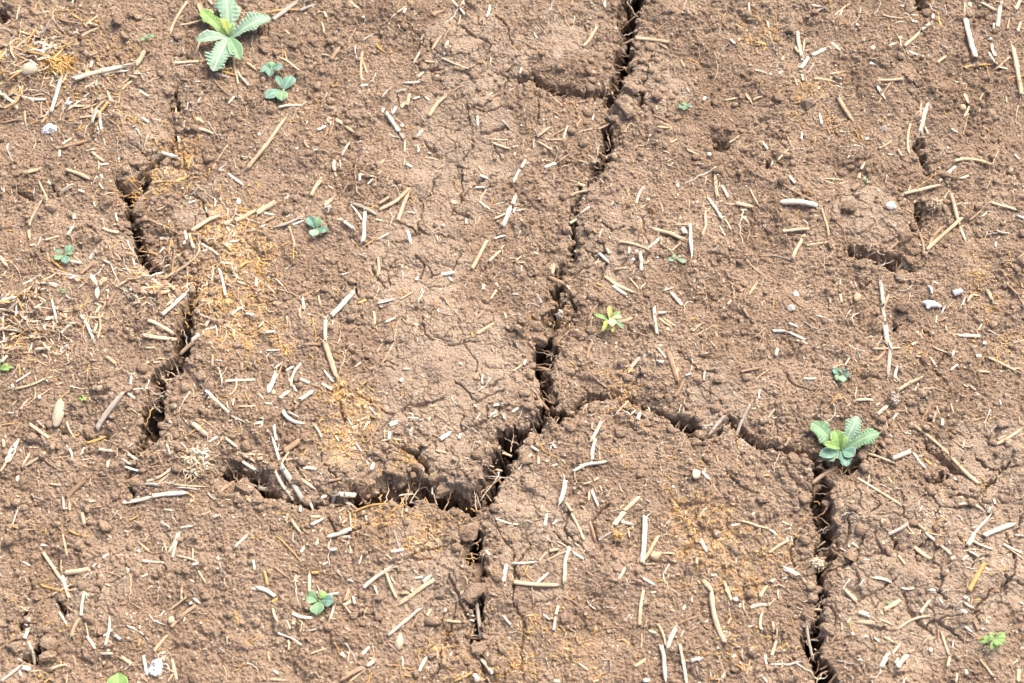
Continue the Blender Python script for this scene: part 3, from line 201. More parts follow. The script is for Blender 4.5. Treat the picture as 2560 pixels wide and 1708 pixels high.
# crust zones and sun flecks painted into soil colour: x y radius(px) value
CRUST = [(1180,130,150,1),(1150,330,150,1),(1100,480,120,.9),(1040,640,130,1),(1130,900,180,.9),(1180,1100,130,.8),(1550,620,130,.8),(1400,100,110,.8),(1640,210,90,.8),
 (500,520,80,.9),(560,1050,0,0),(1350,1340,120,1),(2300,1420,220,1),(2480,1180,120,1),(2480,1400,120,1),(2150,1290,90,.8),(1320,1240,90,.7),(1080,1420,110,.9),
 (900,760,80,.6),(240,640,110,.5),(330,330,90,.6),(1500,900,110,.7),(1750,1010,120,.6),(2200,540,90,.8),(820,1180,90,.8),(250,1470,120,.6),(1700,1200,0,0),(1650,620,70,.5)]
SUN_FLECKS = [(450,380,85,1),(400,450,60,.9),(570,560,100,1),(620,620,95,1),(640,700,70,.9),(520,740,100,1),(590,800,120,1),(500,660,60,.8),(690,840,70,.9),(300,130,60,.7),(120,130,70,.8),(300,300,50,.6),(340,470,40,.9),
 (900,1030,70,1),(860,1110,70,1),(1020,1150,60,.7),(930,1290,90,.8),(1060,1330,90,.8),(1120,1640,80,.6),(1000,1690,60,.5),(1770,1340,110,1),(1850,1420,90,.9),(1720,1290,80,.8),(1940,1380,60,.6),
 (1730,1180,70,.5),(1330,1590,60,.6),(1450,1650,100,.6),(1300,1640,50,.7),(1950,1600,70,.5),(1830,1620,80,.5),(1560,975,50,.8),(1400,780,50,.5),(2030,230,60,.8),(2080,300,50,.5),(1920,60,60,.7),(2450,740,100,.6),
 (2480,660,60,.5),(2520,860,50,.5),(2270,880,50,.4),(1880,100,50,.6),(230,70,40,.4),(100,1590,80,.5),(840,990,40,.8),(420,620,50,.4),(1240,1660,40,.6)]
# pebbles: x y width height angle tone name-part
PEB = [(145,1030,30,74,-4,'k','elongated smooth beige pebble with pitted face'),(497,306,28,24,20,'t','tan angular pebble'),(76,182,44,34,30,'k','rounded grey beige stone half under straw'),(217,177,15,12,0,'o','orange round pebble'),
 (253,441,16,15,0,'w','small white blocky pebble'),(125,458,15,18,20,'c','cream angular pebble'),(380,500,14,22,10,'c','oval cream pebble'),(596,504,13,20,0,'w','white oblong pebble'),(425,699,32,20,0,'c','flat pinkish cream stone chip'),
 (648,338,9,11,0,'w',''),(742,372,9,9,0,'w',''),(1475,178,28,18,0,'t','tan triangular flat stone'),(1498,202,9,7,30,'w',''),(1411,260,10,9,0,'r','pinkish chip'),(1540,72,7,7,0,'w',''),(1679,84,9,9,0,'k',''),(1773,387,14,12,0,'w','white lumpy pebble'),
 (2183,120,16,15,0,'c','cream rounded pebble'),(2179,157,15,11,0,'w',''),(2250,94,16,10,0,'k','speckled oval pebble'),(2407,268,18,18,0,'t','round beige pebble'),(2478,94,11,9,0,'w',''),(2209,321,18,16,0,'v','mauve grey pebble'),(2143,61,9,8,0,'w',''),(2160,101,12,10,0,'k',''),
 (1132,506,19,12,5,'c','cream wedge shaped chip'),(1108,568,11,9,0,'w',''),(1100,722,9,9,0,'c',''),(1039,811,15,12,0,'c','pale greenish cream pebble'),(1005,668,7,12,0,'c',''),(1242,709,12,9,0,'c',''),(1581,645,16,10,0,'w','bright white oval pebble'),(1645,641,11,8,0,'w',''),
 (1744,503,10,9,0,'w',''),(1619,497,11,7,-20,'w',''),(2230,515,31,22,0,'w','bright white angular stone'),(1989,737,16,17,0,'w','greyish white round pebble'),(1977,776,21,17,0,'w','white domed pebble'),(2142,743,20,28,-25,'t','tan tilted stone'),
 (98,993,12,12,0,'w',''),(433,998,22,14,20,'n','brown rounded stone'),(684,982,14,14,0,'k','small greenish grey pebble'),(885,1120,9,12,0,'c',''),(1464,1056,9,9,0,'w',''),(1739,1189,22,27,-8,'c','pale square cut stone'),(1682,1216,7,9,0,'w',''),
 (2067,1066,16,21,-8,'v','smooth grey oval pebble'),(2388,1196,9,9,0,'w',''),(429,1553,18,19,0,'k','greenish cream round pebble'),(267,1623,12,10,0,'c',''),(250,1540,9,6,0,'w',''),(327,1542,7,7,0,'w',''),(998,1606,24,42,-8,'k','olive tan drop shaped stone'),
 (855,1635,13,11,0,'w','bright white round pebble'),(1112,1525,10,12,0,'w',''),(1085,1621,26,14,-35,'o','peach knobbly stone'),(753,1482,12,12,0,'v','dark grey pebble'),(1642,1389,36,30,0,'t','large tan five sided stone'),(1537,1390,26,22,0,'n','brown blocky stone'),
 (1541,1421,22,20,0,'n','brown squarish stone'),(1597,1458,20,15,0,'n','reddish brown stone'),(1582,1316,9,8,0,'w',''),(1462,1375,8,8,0,'w',''),(1838,1500,14,12,0,'w','white rounded chip'),(1487,1672,14,7,5,'o','orange seed shaped pebble'),(1422,1477,8,7,0,'r','tiny salmon red chip'),
 (2209,1355,11,11,0,'c','cream knobbly pebble'),(2367,1428,11,7,0,'w',''),(2413,1496,15,9,0,'w','white oval pebble'),(2410,1529,18,12,-30,'w','white angular chip'),(2130,1586,12,9,0,'w',''),(2327,1625,12,13,0,'c',''),(2416,1681,11,16,-20,'w','white almond shaped pebble'),
 (2484,1496,12,10,0,'v','dark blue grey pebble'),(2330,1476,18,7,0,'w','flat white oval chip'),(1893,582,6,9,0,'r','tiny crimson red fleck'),(43,1195,14,18,0,'c','pinkish white angular chip'),(346,1376,12,9,0,'w',''),(50,1531,13,10,0,'c',''),(2317,372,0,0,0,'w',''),(1304,311,9,7,0,'w',''),
 (1390,293,10,5,-20,'w',''),(1687,201,6,6,0,'w',''),(1867,75,8,8,0,'c',''),(90,876,15,11,0,'v','small grey disc'),(1054,1067,9,8,0,'w',''),(1252,1250,8,8,0,'w',''),(702,1388,0,0,0,'w',''),(2371,366,9,10,0,'w',''),(820,82,0,0,0,'w',''),(908,46,10,7,0,'w',''),(841,84,11,9,0,'v',''),(1159,9,9,8,0,'w','')]
PEB = [p for p in PEB if p[2] > 0]
# plants: name label category centre leaves[(tip x y width teeth tone)]
PLANTS = [
 ('thistle_seedling','large grey green thistle seedling with spiny leaves at top left',(575,98),[(577,-24,44,1,'g'),(519,24,26,1,'l'),(679,52,38,1,'g'),(492,115,28,.5,'g'),(528,186,50,1,'g'),(612,163,25,.15,'m'),(562,64,13,.6,'y'),(588,70,10,.6,'l')]),
 ('thistle_seedling','large blue green thistle seedling growing out of the right crack',(2102,1128),[(2021,1064,38,.8,'m'),(2138,1042,32,1,'g'),(2197,1094,32,1,'m'),(2083,1078,26,.3,'l'),(2059,1149,24,1,'g'),(2042,1145,22,.1,'d'),(2114,1172,24,.8,'d'),(2131,1149,26,.2,'d'),(2052,1124,15,.1,'l'),(2108,1098,10,.4,'l')]),
 ('weed_seedling','small teal rosette seedling with five scalloped leaves, below the large thistle seedling',(677,174),[(658,163,18,.3,'d'),(685,157,14,.2,'m'),(708,174,18,.3,'d'),(652,188,12,.2,'d'),(673,197,14,.3,'d')]),
 ('weed_seedling','teal seedling with two long oval leaves, touching the small rosette seedling',(707,226),[(727,186,23,.3,'d'),(662,250,24,.3,'d'),(705,260,20,.1,'m'),(690,191,12,.3,'d')]),
 ('weed_seedling','tiny three leaved seedling above the curved split straw at upper left',(368,100),[(350,104,7,0,'m'),(368,89,8,0,'d'),(389,94,7,0,'m')]),
 ('weed_seedling','tiny mint green seedling under a straw bit, right of the main crack top',(1710,268),[(1694,270,8,0,'d'),(1707,257,8,0,'m'),(1725,272,9,0,'d'),(1710,281,9,0,'m')]),
 ('weed_seedling','four leaved teal seedling with rounded leaves beside a long grey straw',(791,574),[(771,547,20,.15,'d'),(800,549,17,.1,'m'),(818,584,16,.1,'d'),(784,596,18,.1,'g')]),
 ('weed_seedling','five leaved teal seedling near the left edge, left of the left crack',(162,639),[(178,612,16,.3,'d'),(136,650,14,0,'m'),(166,665,15,.2,'d'),(184,635,12,0,'m'),(144,632,8,.3,'d')]),
 ('weed_seedling','tiny green seedling at the tip of a brown straw near left edge',(159,729),[(152,724,6,.2,'m'),(166,727,7,.2,'m'),(160,736,6,.2,'m')]),
 ('weed_seedling','yellow green seedling with narrow pointed leaves in the middle of the plot',(1524,804),[(1520,764,9,0,'y'),(1483,788,9,0,'l'),(1552,785,9,0,'l'),(1506,816,7,0,'y'),(1499,833,7,0,'y'),(1532,841,7,0,'y'),(1554,805,8,0,'x'),(1558,836,7,0,'m'),(1531,830,14,0,'x')]),
 ('weed_seedling','ragged pale teal seedling leaning over at the end of the curly root',(1690,648),[(1668,648,9,.5,'g'),(1714,661,10,.5,'g'),(1680,641,6,.5,'g'),(1702,643,6,.5,'g')]),
 ('weed_seedling','five leaved teal seedling above the large thistle by the right crack',(2104,940),[(2079,926,16,.3,'d'),(2088,953,13,0,'m'),(2122,941,13,.3,'d'),(2106,965,14,.2,'g'),(2107,928,9,.3,'d')]),
 ('weed_seedling','teal seedling with round scalloped leaves and straw across it, lower left',(797,1502),[(765,1491,25,.3,'m'),(836,1507,24,.3,'d'),(797,1538,24,.15,'m'),(815,1480,18,.2,'l')]),
 ('weed_seedling','bright green seedling with narrow leaves in the lower right corner',(2480,1605),[(2452,1594,8,0,'l'),(2472,1583,8,0,'l'),(2508,1586,12,0,'l'),(2510,1606,9,0,'l'),(2441,1613,7,0,'l'),(2467,1632,9,0,'l'),(2500,1623,8,0,'l'),(2484,1626,9,0,'l'),(2461,1604,7,0,'l')]),
 ('weed_seedling','tiny lime green seedling right of the elongated beige pebble',(208,997),[(197,997,6,0,'l'),(208,987,6,0,'l'),(218,1001,6,0,'y'),(207,1006,5,0,'y')]),
 ('weed_seedling','tiny teal sprout beside a brown husk at upper right',(2166,450),[(2160,440,6,.4,'g'),(2172,455,7,.4,'g'),(2158,447,5,.4,'g')]),
 ('weed_seedling','tiny dark green sprout beside the bent stub in the lower right',(2221,1507),[(2214,1502,5,.2,'m'),(2228,1505,5,.2,'m'),(2220,1514,5,.2,'m')]),
 ('grass_tuft','bright green grass tuft at the left edge of the ground',(-6,926),[(38,918,6,0,'l'),(24,910,6,0,'l'),(8,900,6,0,'m'),(30,928,6,0,'l'),(2,906,5,0,'g')]),
 ('broad_leaf_plant','broad bright green leaf poking in at the bottom edge, lower left',(300,1760),[(302,1682,44,0,'l'),(262,1725,30,0,'l'),(345,1728,30,0,'l')]),
]
# clods that stand out: x y size
CLODS = [(98,1572,34),(122,1604,40),(34,1615,30),(70,1548,24),(118,1640,30),(262,1318,34),(200,1362,26),(222,1352,30),(340,410,26),(330,455,0),(350,518,40),(262,510,36),(335,545,22),(300,560,22),(250,600,18),(345,727,22),(478,728,26),
 (418,225,26),(425,245,22),(340,322,0),(610,1210,40),(595,1245,26),(645,1250,26),(690,1265,20),(738,1200,34),(1110,1210,44),(1085,1195,24),(1160,1195,0),(1020,1175,0),(1342,790,30),(1360,775,28),(1335,812,34),(1310,800,24),(1375,810,28),(1390,850,22),(1300,830,26),(1420,790,26),(1440,830,28),(1350,840,36),
 (1500,835,20),(1640,240,30),(1605,218,26),(1580,230,36),(1520,275,48),(1560,262,42),(1570,285,30),(1697,295,20),(1540,82,0),(1975,74,28),(1945,250,26),(2020,258,30),(2480,288,34),(2380,603,22),(2262,596,34),(2270,625,24),(2215,664,28),(2250,690,26),(2285,632,26),(2188,668,20),
 (2150,660,26),(2264,765,32),(2080,610,24),(2120,520,34),(1548,1080,26),(1568,1050,0),(1622,1040,20),(1650,990,26),(1790,1020,22),(1810,1000,18),(1960,1120,26),(1985,1150,26),(2010,1140,22),(2048,1200,24),(2070,1246,18),(2010,1105,0),(1945,1100,24),(1740,1105,26),
 (2060,1385,20),(2050,1400,18),(1820,1360,22),(1835,1372,16),(1170,1325,40),(1160,1350,26),(1196,1615,30),(1192,1420,34),(1185,1480,44),(1080,1640,20),(2025,1430,26),(2130,1392,30),(2072,1572,30),(2010,1540,24),(250,250,18),(60,40,26),(85,30,22),(330,40,24),(312,95,20),(345,48,22),(300,55,28),
 (660,120,26),(690,128,22),(785,110,22),(730,140,20),(660,100,24),(2300,205,24),(2330,225,22),(2290,250,34),(2320,200,18),(1740,1075,16),(1690,1075,18),(1350,925,0),(1385,985,30),(1302,1180,0),(1300,1110,26),(1320,1100,22),(1480,1020,18),(1518,1005,24),(1538,1008,20),(1440,1015,24)]
CLODS = [c for c in CLODS if c[2] > 0]
# ---------------------------------------------------------------- the ground: one sheet, fine in the plot, coarser to the horizon
STEP = 0.00060
GX = axis(-.475, .475, STEP, 60.0); GY = axis(-.335, .435, STEP, 60.0)
XX, YY = np.meshgrid(GX, GY)
NX, NY = len(GX), len(GY)
def window(x0, x1, y0, y1):
    i0 = max(0, np.searchsorted(GX, x0)-1); i1 = min(NX, np.searchsorted(GX, x1)+1)
    j0 = max(0, np.searchsorted(GY, y0)-1); j1 = min(NY, np.searchsorted(GY, y1)+1)
    return slice(j0, j1), slice(i0, i1)
def blobs(lst):
    m = np.zeros(XX.shape, np.float32)
    for (px, py, r, v) in lst:
        if v <= 0: continue
        x, y = at(px, py); R = r*PXM*1.15
        w = window(x-3*R, x+3*R, y-3*R, y+3*R)
        dd = ((XX[w]-x)**2+(YY[w]-y)**2)/(R*R)
        m[w] = np.maximum(m[w], v*np.exp(-dd*1.1))
    return m
near = (np.abs(XX) < .62) & (np.abs(YY) < .6)
lo = fbm(XX, YY, .11, 3, 11)
crust = np.clip(sstep(.30, .62, blobs(CRUST)*.9 + lo*.45 + fbm(XX, YY, .022, 3, 21)*.30 + .06), 0, 1).astype(np.float32)
fleck_m = blobs(SUN_FLECKS)
sun_fleck = (sstep(.42, .95, fleck_m + fbm(XX, YY, .014, 5, 31, .65)*.62)*.95).astype(np.float32)

wx = (fbm(XX, YY, .020, 3, 41)*.0045).astype(np.float32); wy = (fbm(XX, YY, .020, 3, 45)*.0045).astype(np.float32)
wx2 = (fbm(XX, YY, .004, 2, 51)*.0010).astype(np.float32); wy2 = (fbm(XX, YY, .004, 2, 55)*.0010).astype(np.float32)
Hh = undul(XX, YY).astype(np.float32)
Hh += fbm(XX, YY, .045, 4, 61, .55)*.0052
rough = 1-crust
# lumpy aggregates of several sizes
patch = sstep(-.30, .35, fbm(XX, YY, .06, 3, 75))
f1, f2, cid = worley(XX+wx, YY+wy, .017, 71)
Hh += (.12+.88*rough)*(.15+.85*patch)*((.15+.85*cid*cid)*.0044*sstep(.0, .22, f2-f1)*(1-.35*f1) - .0016)
a_, b_, c_ = worley(XX+wx*1.4, YY+wy*1.4, .034, 70)
Hh += rough*(.2+.8*patch)*(c_-.5)*.0030*sstep(.0, .14, b_-a_)
f1, f2, cid = worley(XX+wx2*2, YY+wy2*2, .0072, 72)
Hh += (.12+.88*rough*patch)*((.1+.9*cid**2)*.0027*sstep(.0, .30, f2-f1)*(1-.5*f1*f1) - .0010)
blk = (cid-.5).astype(np.float32)
f1, f2, cid = worley(XX+wx2, YY+wy2, .0034, 73)
Hh += (.25+.75*rough)*(sstep(.0, .4, f2-f1)*(1-.5*f1)*(.1+.9*cid)*.0014 - .0006)
sun_fleck = (sun_fleck*(.35+.65*sstep(.35, .6, cid))).astype(np.float32)
Hh += fbm(XX, YY, .0026, 2, 76)*.00075 + rough*perlin(XX/.0017, YY/.0017, 79)*.0007
# crust plates: polygon cracks on two scales
for sc, dep, wid, sd in ((.036, .0036, .00058, 81), (.0145, .0016, .00038, 82), (.0062, .0010, .00032, 84)):
    a, b, cid = worley(XX+wx*1.3+wx2, YY+wy*1.3+wy2, sc, sd)
    e = (b-a)*sc*.5
    gate = sstep(-.04, .30, fbm(XX, YY, .03, 2, sd+5)+.12)
    Hh -= (.30+.70*crust)*gate*dep*(1-sstep(wid*.5, wid*1.25, e))
    Hh += crust*gate*((cid-.5)*.0012*(sc/.02) - np.exp(-e/.0010)*.0003)
# traced narrow cracks
def seg_dist(w, p, q, jx, jy):
    x = XX[w]+jx[w]; y = YY[w]+jy[w]
    dx, dy = q[0]-p[0], q[1]-p[1]; L = dx*dx+dy*dy+1e-12
    t = np.clip(((x-p[0])*dx+(y-p[1])*dy)/L, 0, 1)
    ox = x-(p[0]+dx*t); oy = y-(p[1]+dy*t)
    return t, ox, oy
jx = (wx*.45+wx2*1.0); jy = (wy*.45+wy2*1.0)
for line in THIN:
    pts = [at(*p) for p in line]
    for k in range(len(pts)-1):
        p, q = pts[k], pts[k+1]
        w = window(min(p[0],q[0])-.01, max(p[0],q[0])+.01, min(p[1],q[1])-.01, max(p[1],q[1])+.01)
        t, ox, oy = seg_dist(w, p, q, jx*1.3, jy*1.3); d = np.hypot(ox, oy)
        hw = .0007*(1+.6*perlin(XX[w]/.02, YY[w]/.02, 99))
        Hh[w] = Hh[w] - .0042*(1-sstep(hw*.4, hw*1.5, d))*sstep(-.003, .002, Hh[w]-undul(XX[w], YY[w])+.004)
H0 = Hh.copy()
# big open cracks
deep = np.zeros_like(Hh); rim = np.full_like(Hh, 1.0)
jag = (wx2*1.1, wy2*1.1)
lean_v = {'L':(-1,0), 'R':(1,0), 'U':(0,1), 'D':(0,-1)}
ledge = fbm(XX, YY, .012, 3, 111)
for line, side, dmm in CRACKS:
    lv = lean_v[side]
    P = [(at(p[0], p[1]), p[2]) for p in line]
    for k in range(len(P)-1):
        (p, w0), (q, w1) = P[k], P[k+1]
        w = window(min(p[0],q[0])-.035, max(p[0],q[0])+.035, min(p[1],q[1])-.035, max(p[1],q[1])+.035)
        t, ox, oy = seg_dist(w, p, q, wx*.8+jag[0]+blk*.0042, wy*.8+jag[1]-blk*.0036)
        hw = (w0+(w1-w0)*t)*.5*PXM*1.25*(1+.22*ledge[w])
        d = np.hypot(ox, oy); r = d/np.maximum(hw, 1e-5)
        s = (ox*lv[0]+oy*lv[1])/np.maximum(d, 1e-6)                # +1 on the sloping side
        sl = sstep(.1, .7, s)
        D = np.minimum(dmm*.001, hw*2*4.5+.003)
        steep = D*(1-sstep(.72, 1.04, r))
        cc = np.clip(s, -1, 1)*r                                   # -1 steep rim .. +1 sloping rim
        c0 = -.12+.16*ledge[w] if side in 'U' else -.02
        face = np.minimum(np.clip(1.02-np.abs(r), 0, 1)*hw*(2.0 if side == 'U' else 4.2)+.0015*(1-sstep(.93, 1.03, r)), D)
        slope = np.maximum(face, D*(1-sstep(c0-.10, c0+.14, cc)))
        slope = np.where(r > 1.04, 0, slope)
        sl = sstep(-.25, .15, s)
        deep[w] = np.maximum(deep[w], np.minimum(steep*(1-sl)+slope*sl, D))
        rim[w] = np.minimum(rim[w], np.maximum(d-hw, 0))
tex = (fbm(XX, YY, .007, 3, 121)*.0030+ledge*.004)
Hh = Hh - deep - (np.exp(-rim/.0030)*.0012+np.exp(-rim/.010)*.0024)*(rim < .1) + tex*sstep(.0, .010, deep)*1.3
wl = sstep(.002, .010, deep)*(np.abs(XX) < .6)*(np.abs(YY) < .6)      # broken, overhanging crack walls: push the faces in and out
PX = (XX + (perlin(YY/.0075+XX/.02, Hh/.0065, 131)*.0034+perlin(YY/.003, Hh/.003, 132)*.0012)*wl)
PY = (YY + (perlin(XX/.0075+YY/.02, Hh/.0065, 133)*.0034+perlin(XX/.003, Hh/.003, 134)*.0012)*wl)
soilv = dict(crust=crust, sun_fleck=sun_fleck, moist_shade=sstep(.002, .022, deep).astype(np.float32))

def samp(F, x, y):
    x = np.atleast_1d(np.asarray(x, float)); y = np.atleast_1d(np.asarray(y, float))
    i = np.clip(np.searchsorted(GX, x)-1, 0, NX-2); j = np.clip(np.searchsorted(GY, y)-1, 0, NY-2)
    u = np.clip((x-GX[i])/(GX[i+1]-GX[i]), 0, 1); v = np.clip((y-GY[j])/(GY[j+1]-GY[j]), 0, 1)
    return (F[j,i]*(1-u)+F[j,i+1]*u)*(1-v)+(F[j+1,i]*(1-u)+F[j+1,i+1]*u)*v

def fast_mesh(name, co, faces, nper):
    me = bpy.data.meshes.new(name); n = len(faces)
    me.vertices.add(len(co)); me.vertices.foreach_set('co', np.ascontiguousarray(co, np.float32).ravel())
    me.loops.add(n*nper); me.loops.foreach_set('vertex_index', np.ascontiguousarray(faces, np.int32).ravel())
    me.polygons.add(n); me.polygons.foreach_set('loop_start', np.arange(n, dtype=np.int32)*nper)
    me.polygons.foreach_set('use_smooth', np.ones(n, bool))
    me.update(calc_edges=True); return me
idx = np.arange(NX*NY, dtype=np.int32).reshape(NY, NX)
quads = np.stack([idx[:-1,:-1], idx[:-1,1:], idx[1:,1:], idx[1:,:-1]], -1).reshape(-1, 4)
gme = fast_mesh('ground', np.stack([PX, PY, Hh], -1).reshape(-1, 3), quads, 4)
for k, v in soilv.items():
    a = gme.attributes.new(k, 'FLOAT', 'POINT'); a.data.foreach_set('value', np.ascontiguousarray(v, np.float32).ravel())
ground = bpy.data.objects.new('ground', gme); COL.objects.link(ground)
ground['kind'] = 'structure'; ground['label'] = 'dry cracked brown farm soil with crumbs and deep shrinkage cracks'; ground['category'] = 'ground'
# ---------------------------------------------------------------- materials
def new_mat(name):
    m = bpy.data.materials.new(name); m.use_nodes = True; n = m.node_tree; n.nodes.clear()
    out = n.nodes.new('ShaderNodeOutputMaterial'); b = n.nodes.new('ShaderNodeBsdfPrincipled')
    n.links.new(b.outputs[0], out.inputs[0]); b.inputs['Roughness'].default_value = .85
    b.inputs['Specular IOR Level'].default_value = .25
    return m, n, b, out
def nd(n, typ, **kw):
    x = n.nodes.new(typ)
    for k, v in kw.items():
        if k.startswith('i_'): x.inputs[k[2:].replace('_', ' ')].default_value = v
        else: setattr(x, k, v)
    return x
def noise(n, vec, scale, detail=4, rough=.55):
    x = nd(n, 'ShaderNodeTexNoise'); x.inputs['Scale'].default_value = scale; x.inputs['Detail'].default_value = detail; x.inputs['Roughness'].default_value = rough
    if vec is not None: n.links.new(vec, x.inputs['Vector'])
    return x.outputs['Fac']
def ramp(n, fac, stops):
    r = nd(n, 'ShaderNodeValToRGB'); e = r.color_ramp.elements
    while len(e) > 1: e.remove(e[-1])
    e[0].position = stops[0][0]; e[0].color = (*stops[0][1], 1)
    for p, c in stops[1:]:
        q = e.new(p); q.color = (*c, 1)
    n.links.new(fac, r.inputs[0]); return r.outputs[0]
def mix(n, f, a, b, mode='MIX'):
    x = nd(n, 'ShaderNodeMix', data_type='RGBA', blend_type=mode)
    for s, v in ((0, f), (6, a), (7, b)):
        if isinstance(v, (int, float)): x.inputs[s].default_value = v
        elif isinstance(v, tuple): x.inputs[s].default_value = (*v, 1)
        else: n.links.new(v, x.inputs[s])
    return x.outputs[2]
def bump(n, h, b, dist, strength=1.0):
    x = nd(n, 'ShaderNodeBump'); x.inputs['Distance'].default_value = dist; x.inputs['Strength'].default_value = strength
    n.links.new(h, x.inputs['Height']); n.links.new(x.outputs[0], b.inputs['Normal'])

def soil_material(name, attrs):
    m, n, b, out = new_mat(name)
    tc = nd(n, 'ShaderNodeNewGeometry').outputs['Position']
    c1 = ramp(n, noise(n, tc, 14, 6, .6), [(.30, SOIL_A), (.5, SOIL_B), (.72, SOIL_C)])
    c2 = ramp(n, noise(n, tc, 420, 4, .75), [(.32, (.43,.41,.39)), (.5, (.53,.51,.49)), (.66, (.68,.65,.61))])
    c = mix(n, .85, c1, c2, 'OVERLAY')
    # pale and dark mineral grains
    v = nd(n, 'ShaderNodeTexVoronoi'); v.inputs['Scale'].default_value = 620; n.links.new(tc, v.inputs['Vector'])
    sep = nd(n, 'ShaderNodeSeparateColor'); n.links.new(v.outputs['Color'], sep.inputs[0])
    g1 = ramp(n, sep.outputs[0], [(.955, (0,0,0)), (.99, (1,1,1))])
    c = mix(n, g1, c, (.50,.42,.33))
    g2 = ramp(n, sep.outputs[1], [(.93, (0,0,0)), (.98, (.5,.5,.5))])
    c = mix(n, g2, c, (.13,.085,.055))
    if attrs:
        def attr(k):
            a = nd(n, 'ShaderNodeAttribute', attribute_name=k); return a.outputs['Fac']
        c = mix(n, attr('crust'), c, mix(n, .45, c, CRUST_C))
        spk = ramp(n, noise(n, tc, 330, 3, .7), [(.36, (.12,.12,.12)), (.62, (1,1,1))])
        mm = nd(n, 'ShaderNodeMath', operation='MULTIPLY'); n.links.new(attr('sun_fleck'), mm.inputs[0])
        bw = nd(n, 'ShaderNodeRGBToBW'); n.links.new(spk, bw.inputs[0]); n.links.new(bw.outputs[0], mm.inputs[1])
        fleck_c = ramp(n, noise(n, tc, 170, 3, .6), [(.33, (.46,.24,.10)), (.5, (.56,.35,.15)), (.66, (.68,.50,.25))])  # warm sunlight on the grains, painted as orange soil colour
        c = mix(n, mm.outputs[0], c, fleck_c)
        c = mix(n, attr('moist_shade'), c, mix(n, .55, c, (.13,.085,.06)))  # crack depths darkened: damp soil, and shade painted into the colour
    n.links.new(c, b.inputs['Base Color'])
    h = nd(n, 'ShaderNodeMath', operation='ADD'); n.links.new(noise(n, tc, 900, 5, .75), h.inputs[0])
    n.links.new(v.outputs['Distance'], h.inputs[1])
    bump(n, h.outputs[0], b, .0010, 1.0)
    b.inputs['Roughness'].default_value = .95; b.inputs['Specular IOR Level'].default_value = .12
    return m
#K
SOIL_A, SOIL_B, SOIL_C, CRUST_C = (.208,.149,.103), (.265,.198,.142), (.320,.248,.183), (.375,.299,.226)
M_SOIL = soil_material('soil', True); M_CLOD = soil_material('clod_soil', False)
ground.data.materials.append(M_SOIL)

def straw_material(name, base, streak, var=.12):
    m, n, b, out = new_mat(name)
    uv = nd(n, 'ShaderNodeUVMap').outputs[0]
    mp = nd(n, 'ShaderNodeMapping'); n.links.new(uv, mp.inputs['Vector']); mp.inputs['Scale'].default_value = (45, 420, 1)
    oi = nd(n, 'ShaderNodeObjectInfo')
    st = noise(n, mp.outputs[0], 1.0, 3, .6)
    c = ramp(n, st, [(.38, streak), (.50, base), (.75, tuple(min(.92, v*1.12) for v in base))])
    tc = nd(n, 'ShaderNodeNewGeometry').outputs['Position']
    c = mix(n, ramp(n, noise(n, tc, 45, 3, .6), [(.42, (0,0,0)), (.62, (.75,.75,.75))]), c, tuple((a+b_)/2*k for a, b_, k in zip(base, streak, (1.0,.92,.80))))
    bl = ramp(n, noise(n, tc, 160, 4, .7), [(.28, (.50,.38,.26)), (.42, (1,1,1))])
    c = mix(n, .85, c, bl, 'MULTIPLY')
    sp = ramp(n, noise(n, tc, 700, 2, .6), [(.27, (.12,.09,.07)), (.33, (1,1,1))])
    c = mix(n, .7, c, sp, 'MULTIPLY')
    hs = nd(n, 'ShaderNodeHueSaturation'); n.links.new(c, hs.inputs['Color'])
    mr = nd(n, 'ShaderNodeMapRange'); mr.inputs[3].default_value = 1-var; mr.inputs[4].default_value = 1+var*.6
    n.links.new(oi.outputs['Random'], mr.inputs[0]); n.links.new(mr.outputs[0], hs.inputs['Value'])
    n.links.new(hs.outputs[0], b.inputs['Base Color'])
    bump(n, st, b, .0004, .7)
    b.inputs['Roughness'].default_value = .6; b.inputs['Specular IOR Level'].default_value = .3
    return m
TONE = dict(w=((.66,.62,.53),(.38,.31,.22)), p=((.56,.45,.31),(.31,.22,.14)), y=((.54,.35,.13),(.33,.19,.07)), g=((.44,.40,.35),(.25,.21,.17)), b=((.36,.25,.165),(.19,.13,.085)))
TNAME = dict(w='bleached', p='pale', y='golden', g='grey', b='brown')
M_STRAW = {k: straw_material('straw_'+TNAME[k], *v) for k, v in TONE.items()}
def stone_material(name, base, dark):
    m, n, b, out = new_mat(name)
    tc = nd(n, 'ShaderNodeTexCoord').outputs['Object']
    f = noise(n, tc, 220, 5, .65)
    c = ramp(n, f, [(.30, dark), (.5, base), (.7, tuple(min(.85, v*1.15) for v in base))])
    c = mix(n, ramp(n, noise(n, tc, 90, 4, .7), [(.50, (0,0,0)), (.62, (.7,.7,.7))]), c, SOIL_C)
    n.links.new(c, b.inputs['Base Color']); bump(n, noise(n, tc, 700, 4, .7), b, .0004, .6); b.inputs['Roughness'].default_value = .75
    return m
STN = dict(w=((.64,.61,.55),(.40,.34,.27)), c=((.64,.52,.38),(.44,.33,.23)), t=((.48,.34,.215),(.36,.25,.16)), k=((.42,.37,.27),(.25,.21,.15)), v=((.34,.30,.28),(.20,.18,.17)), o=((.66,.36,.15),(.46,.24,.10)), n=((.28,.185,.125),(.18,.12,.08)), r=((.60,.25,.20),(.45,.2,.15)))
M_STONE = {k: stone_material('stone_'+k, *v) for k, v in STN.items()}
M_CHALK = stone_material('chalk_white', (.70,.70,.71), (.42,.38,.33))
M_FIBRE = {k: straw_material('fibre_'+TNAME[k], *TONE[k]) for k in 'pbygw'}

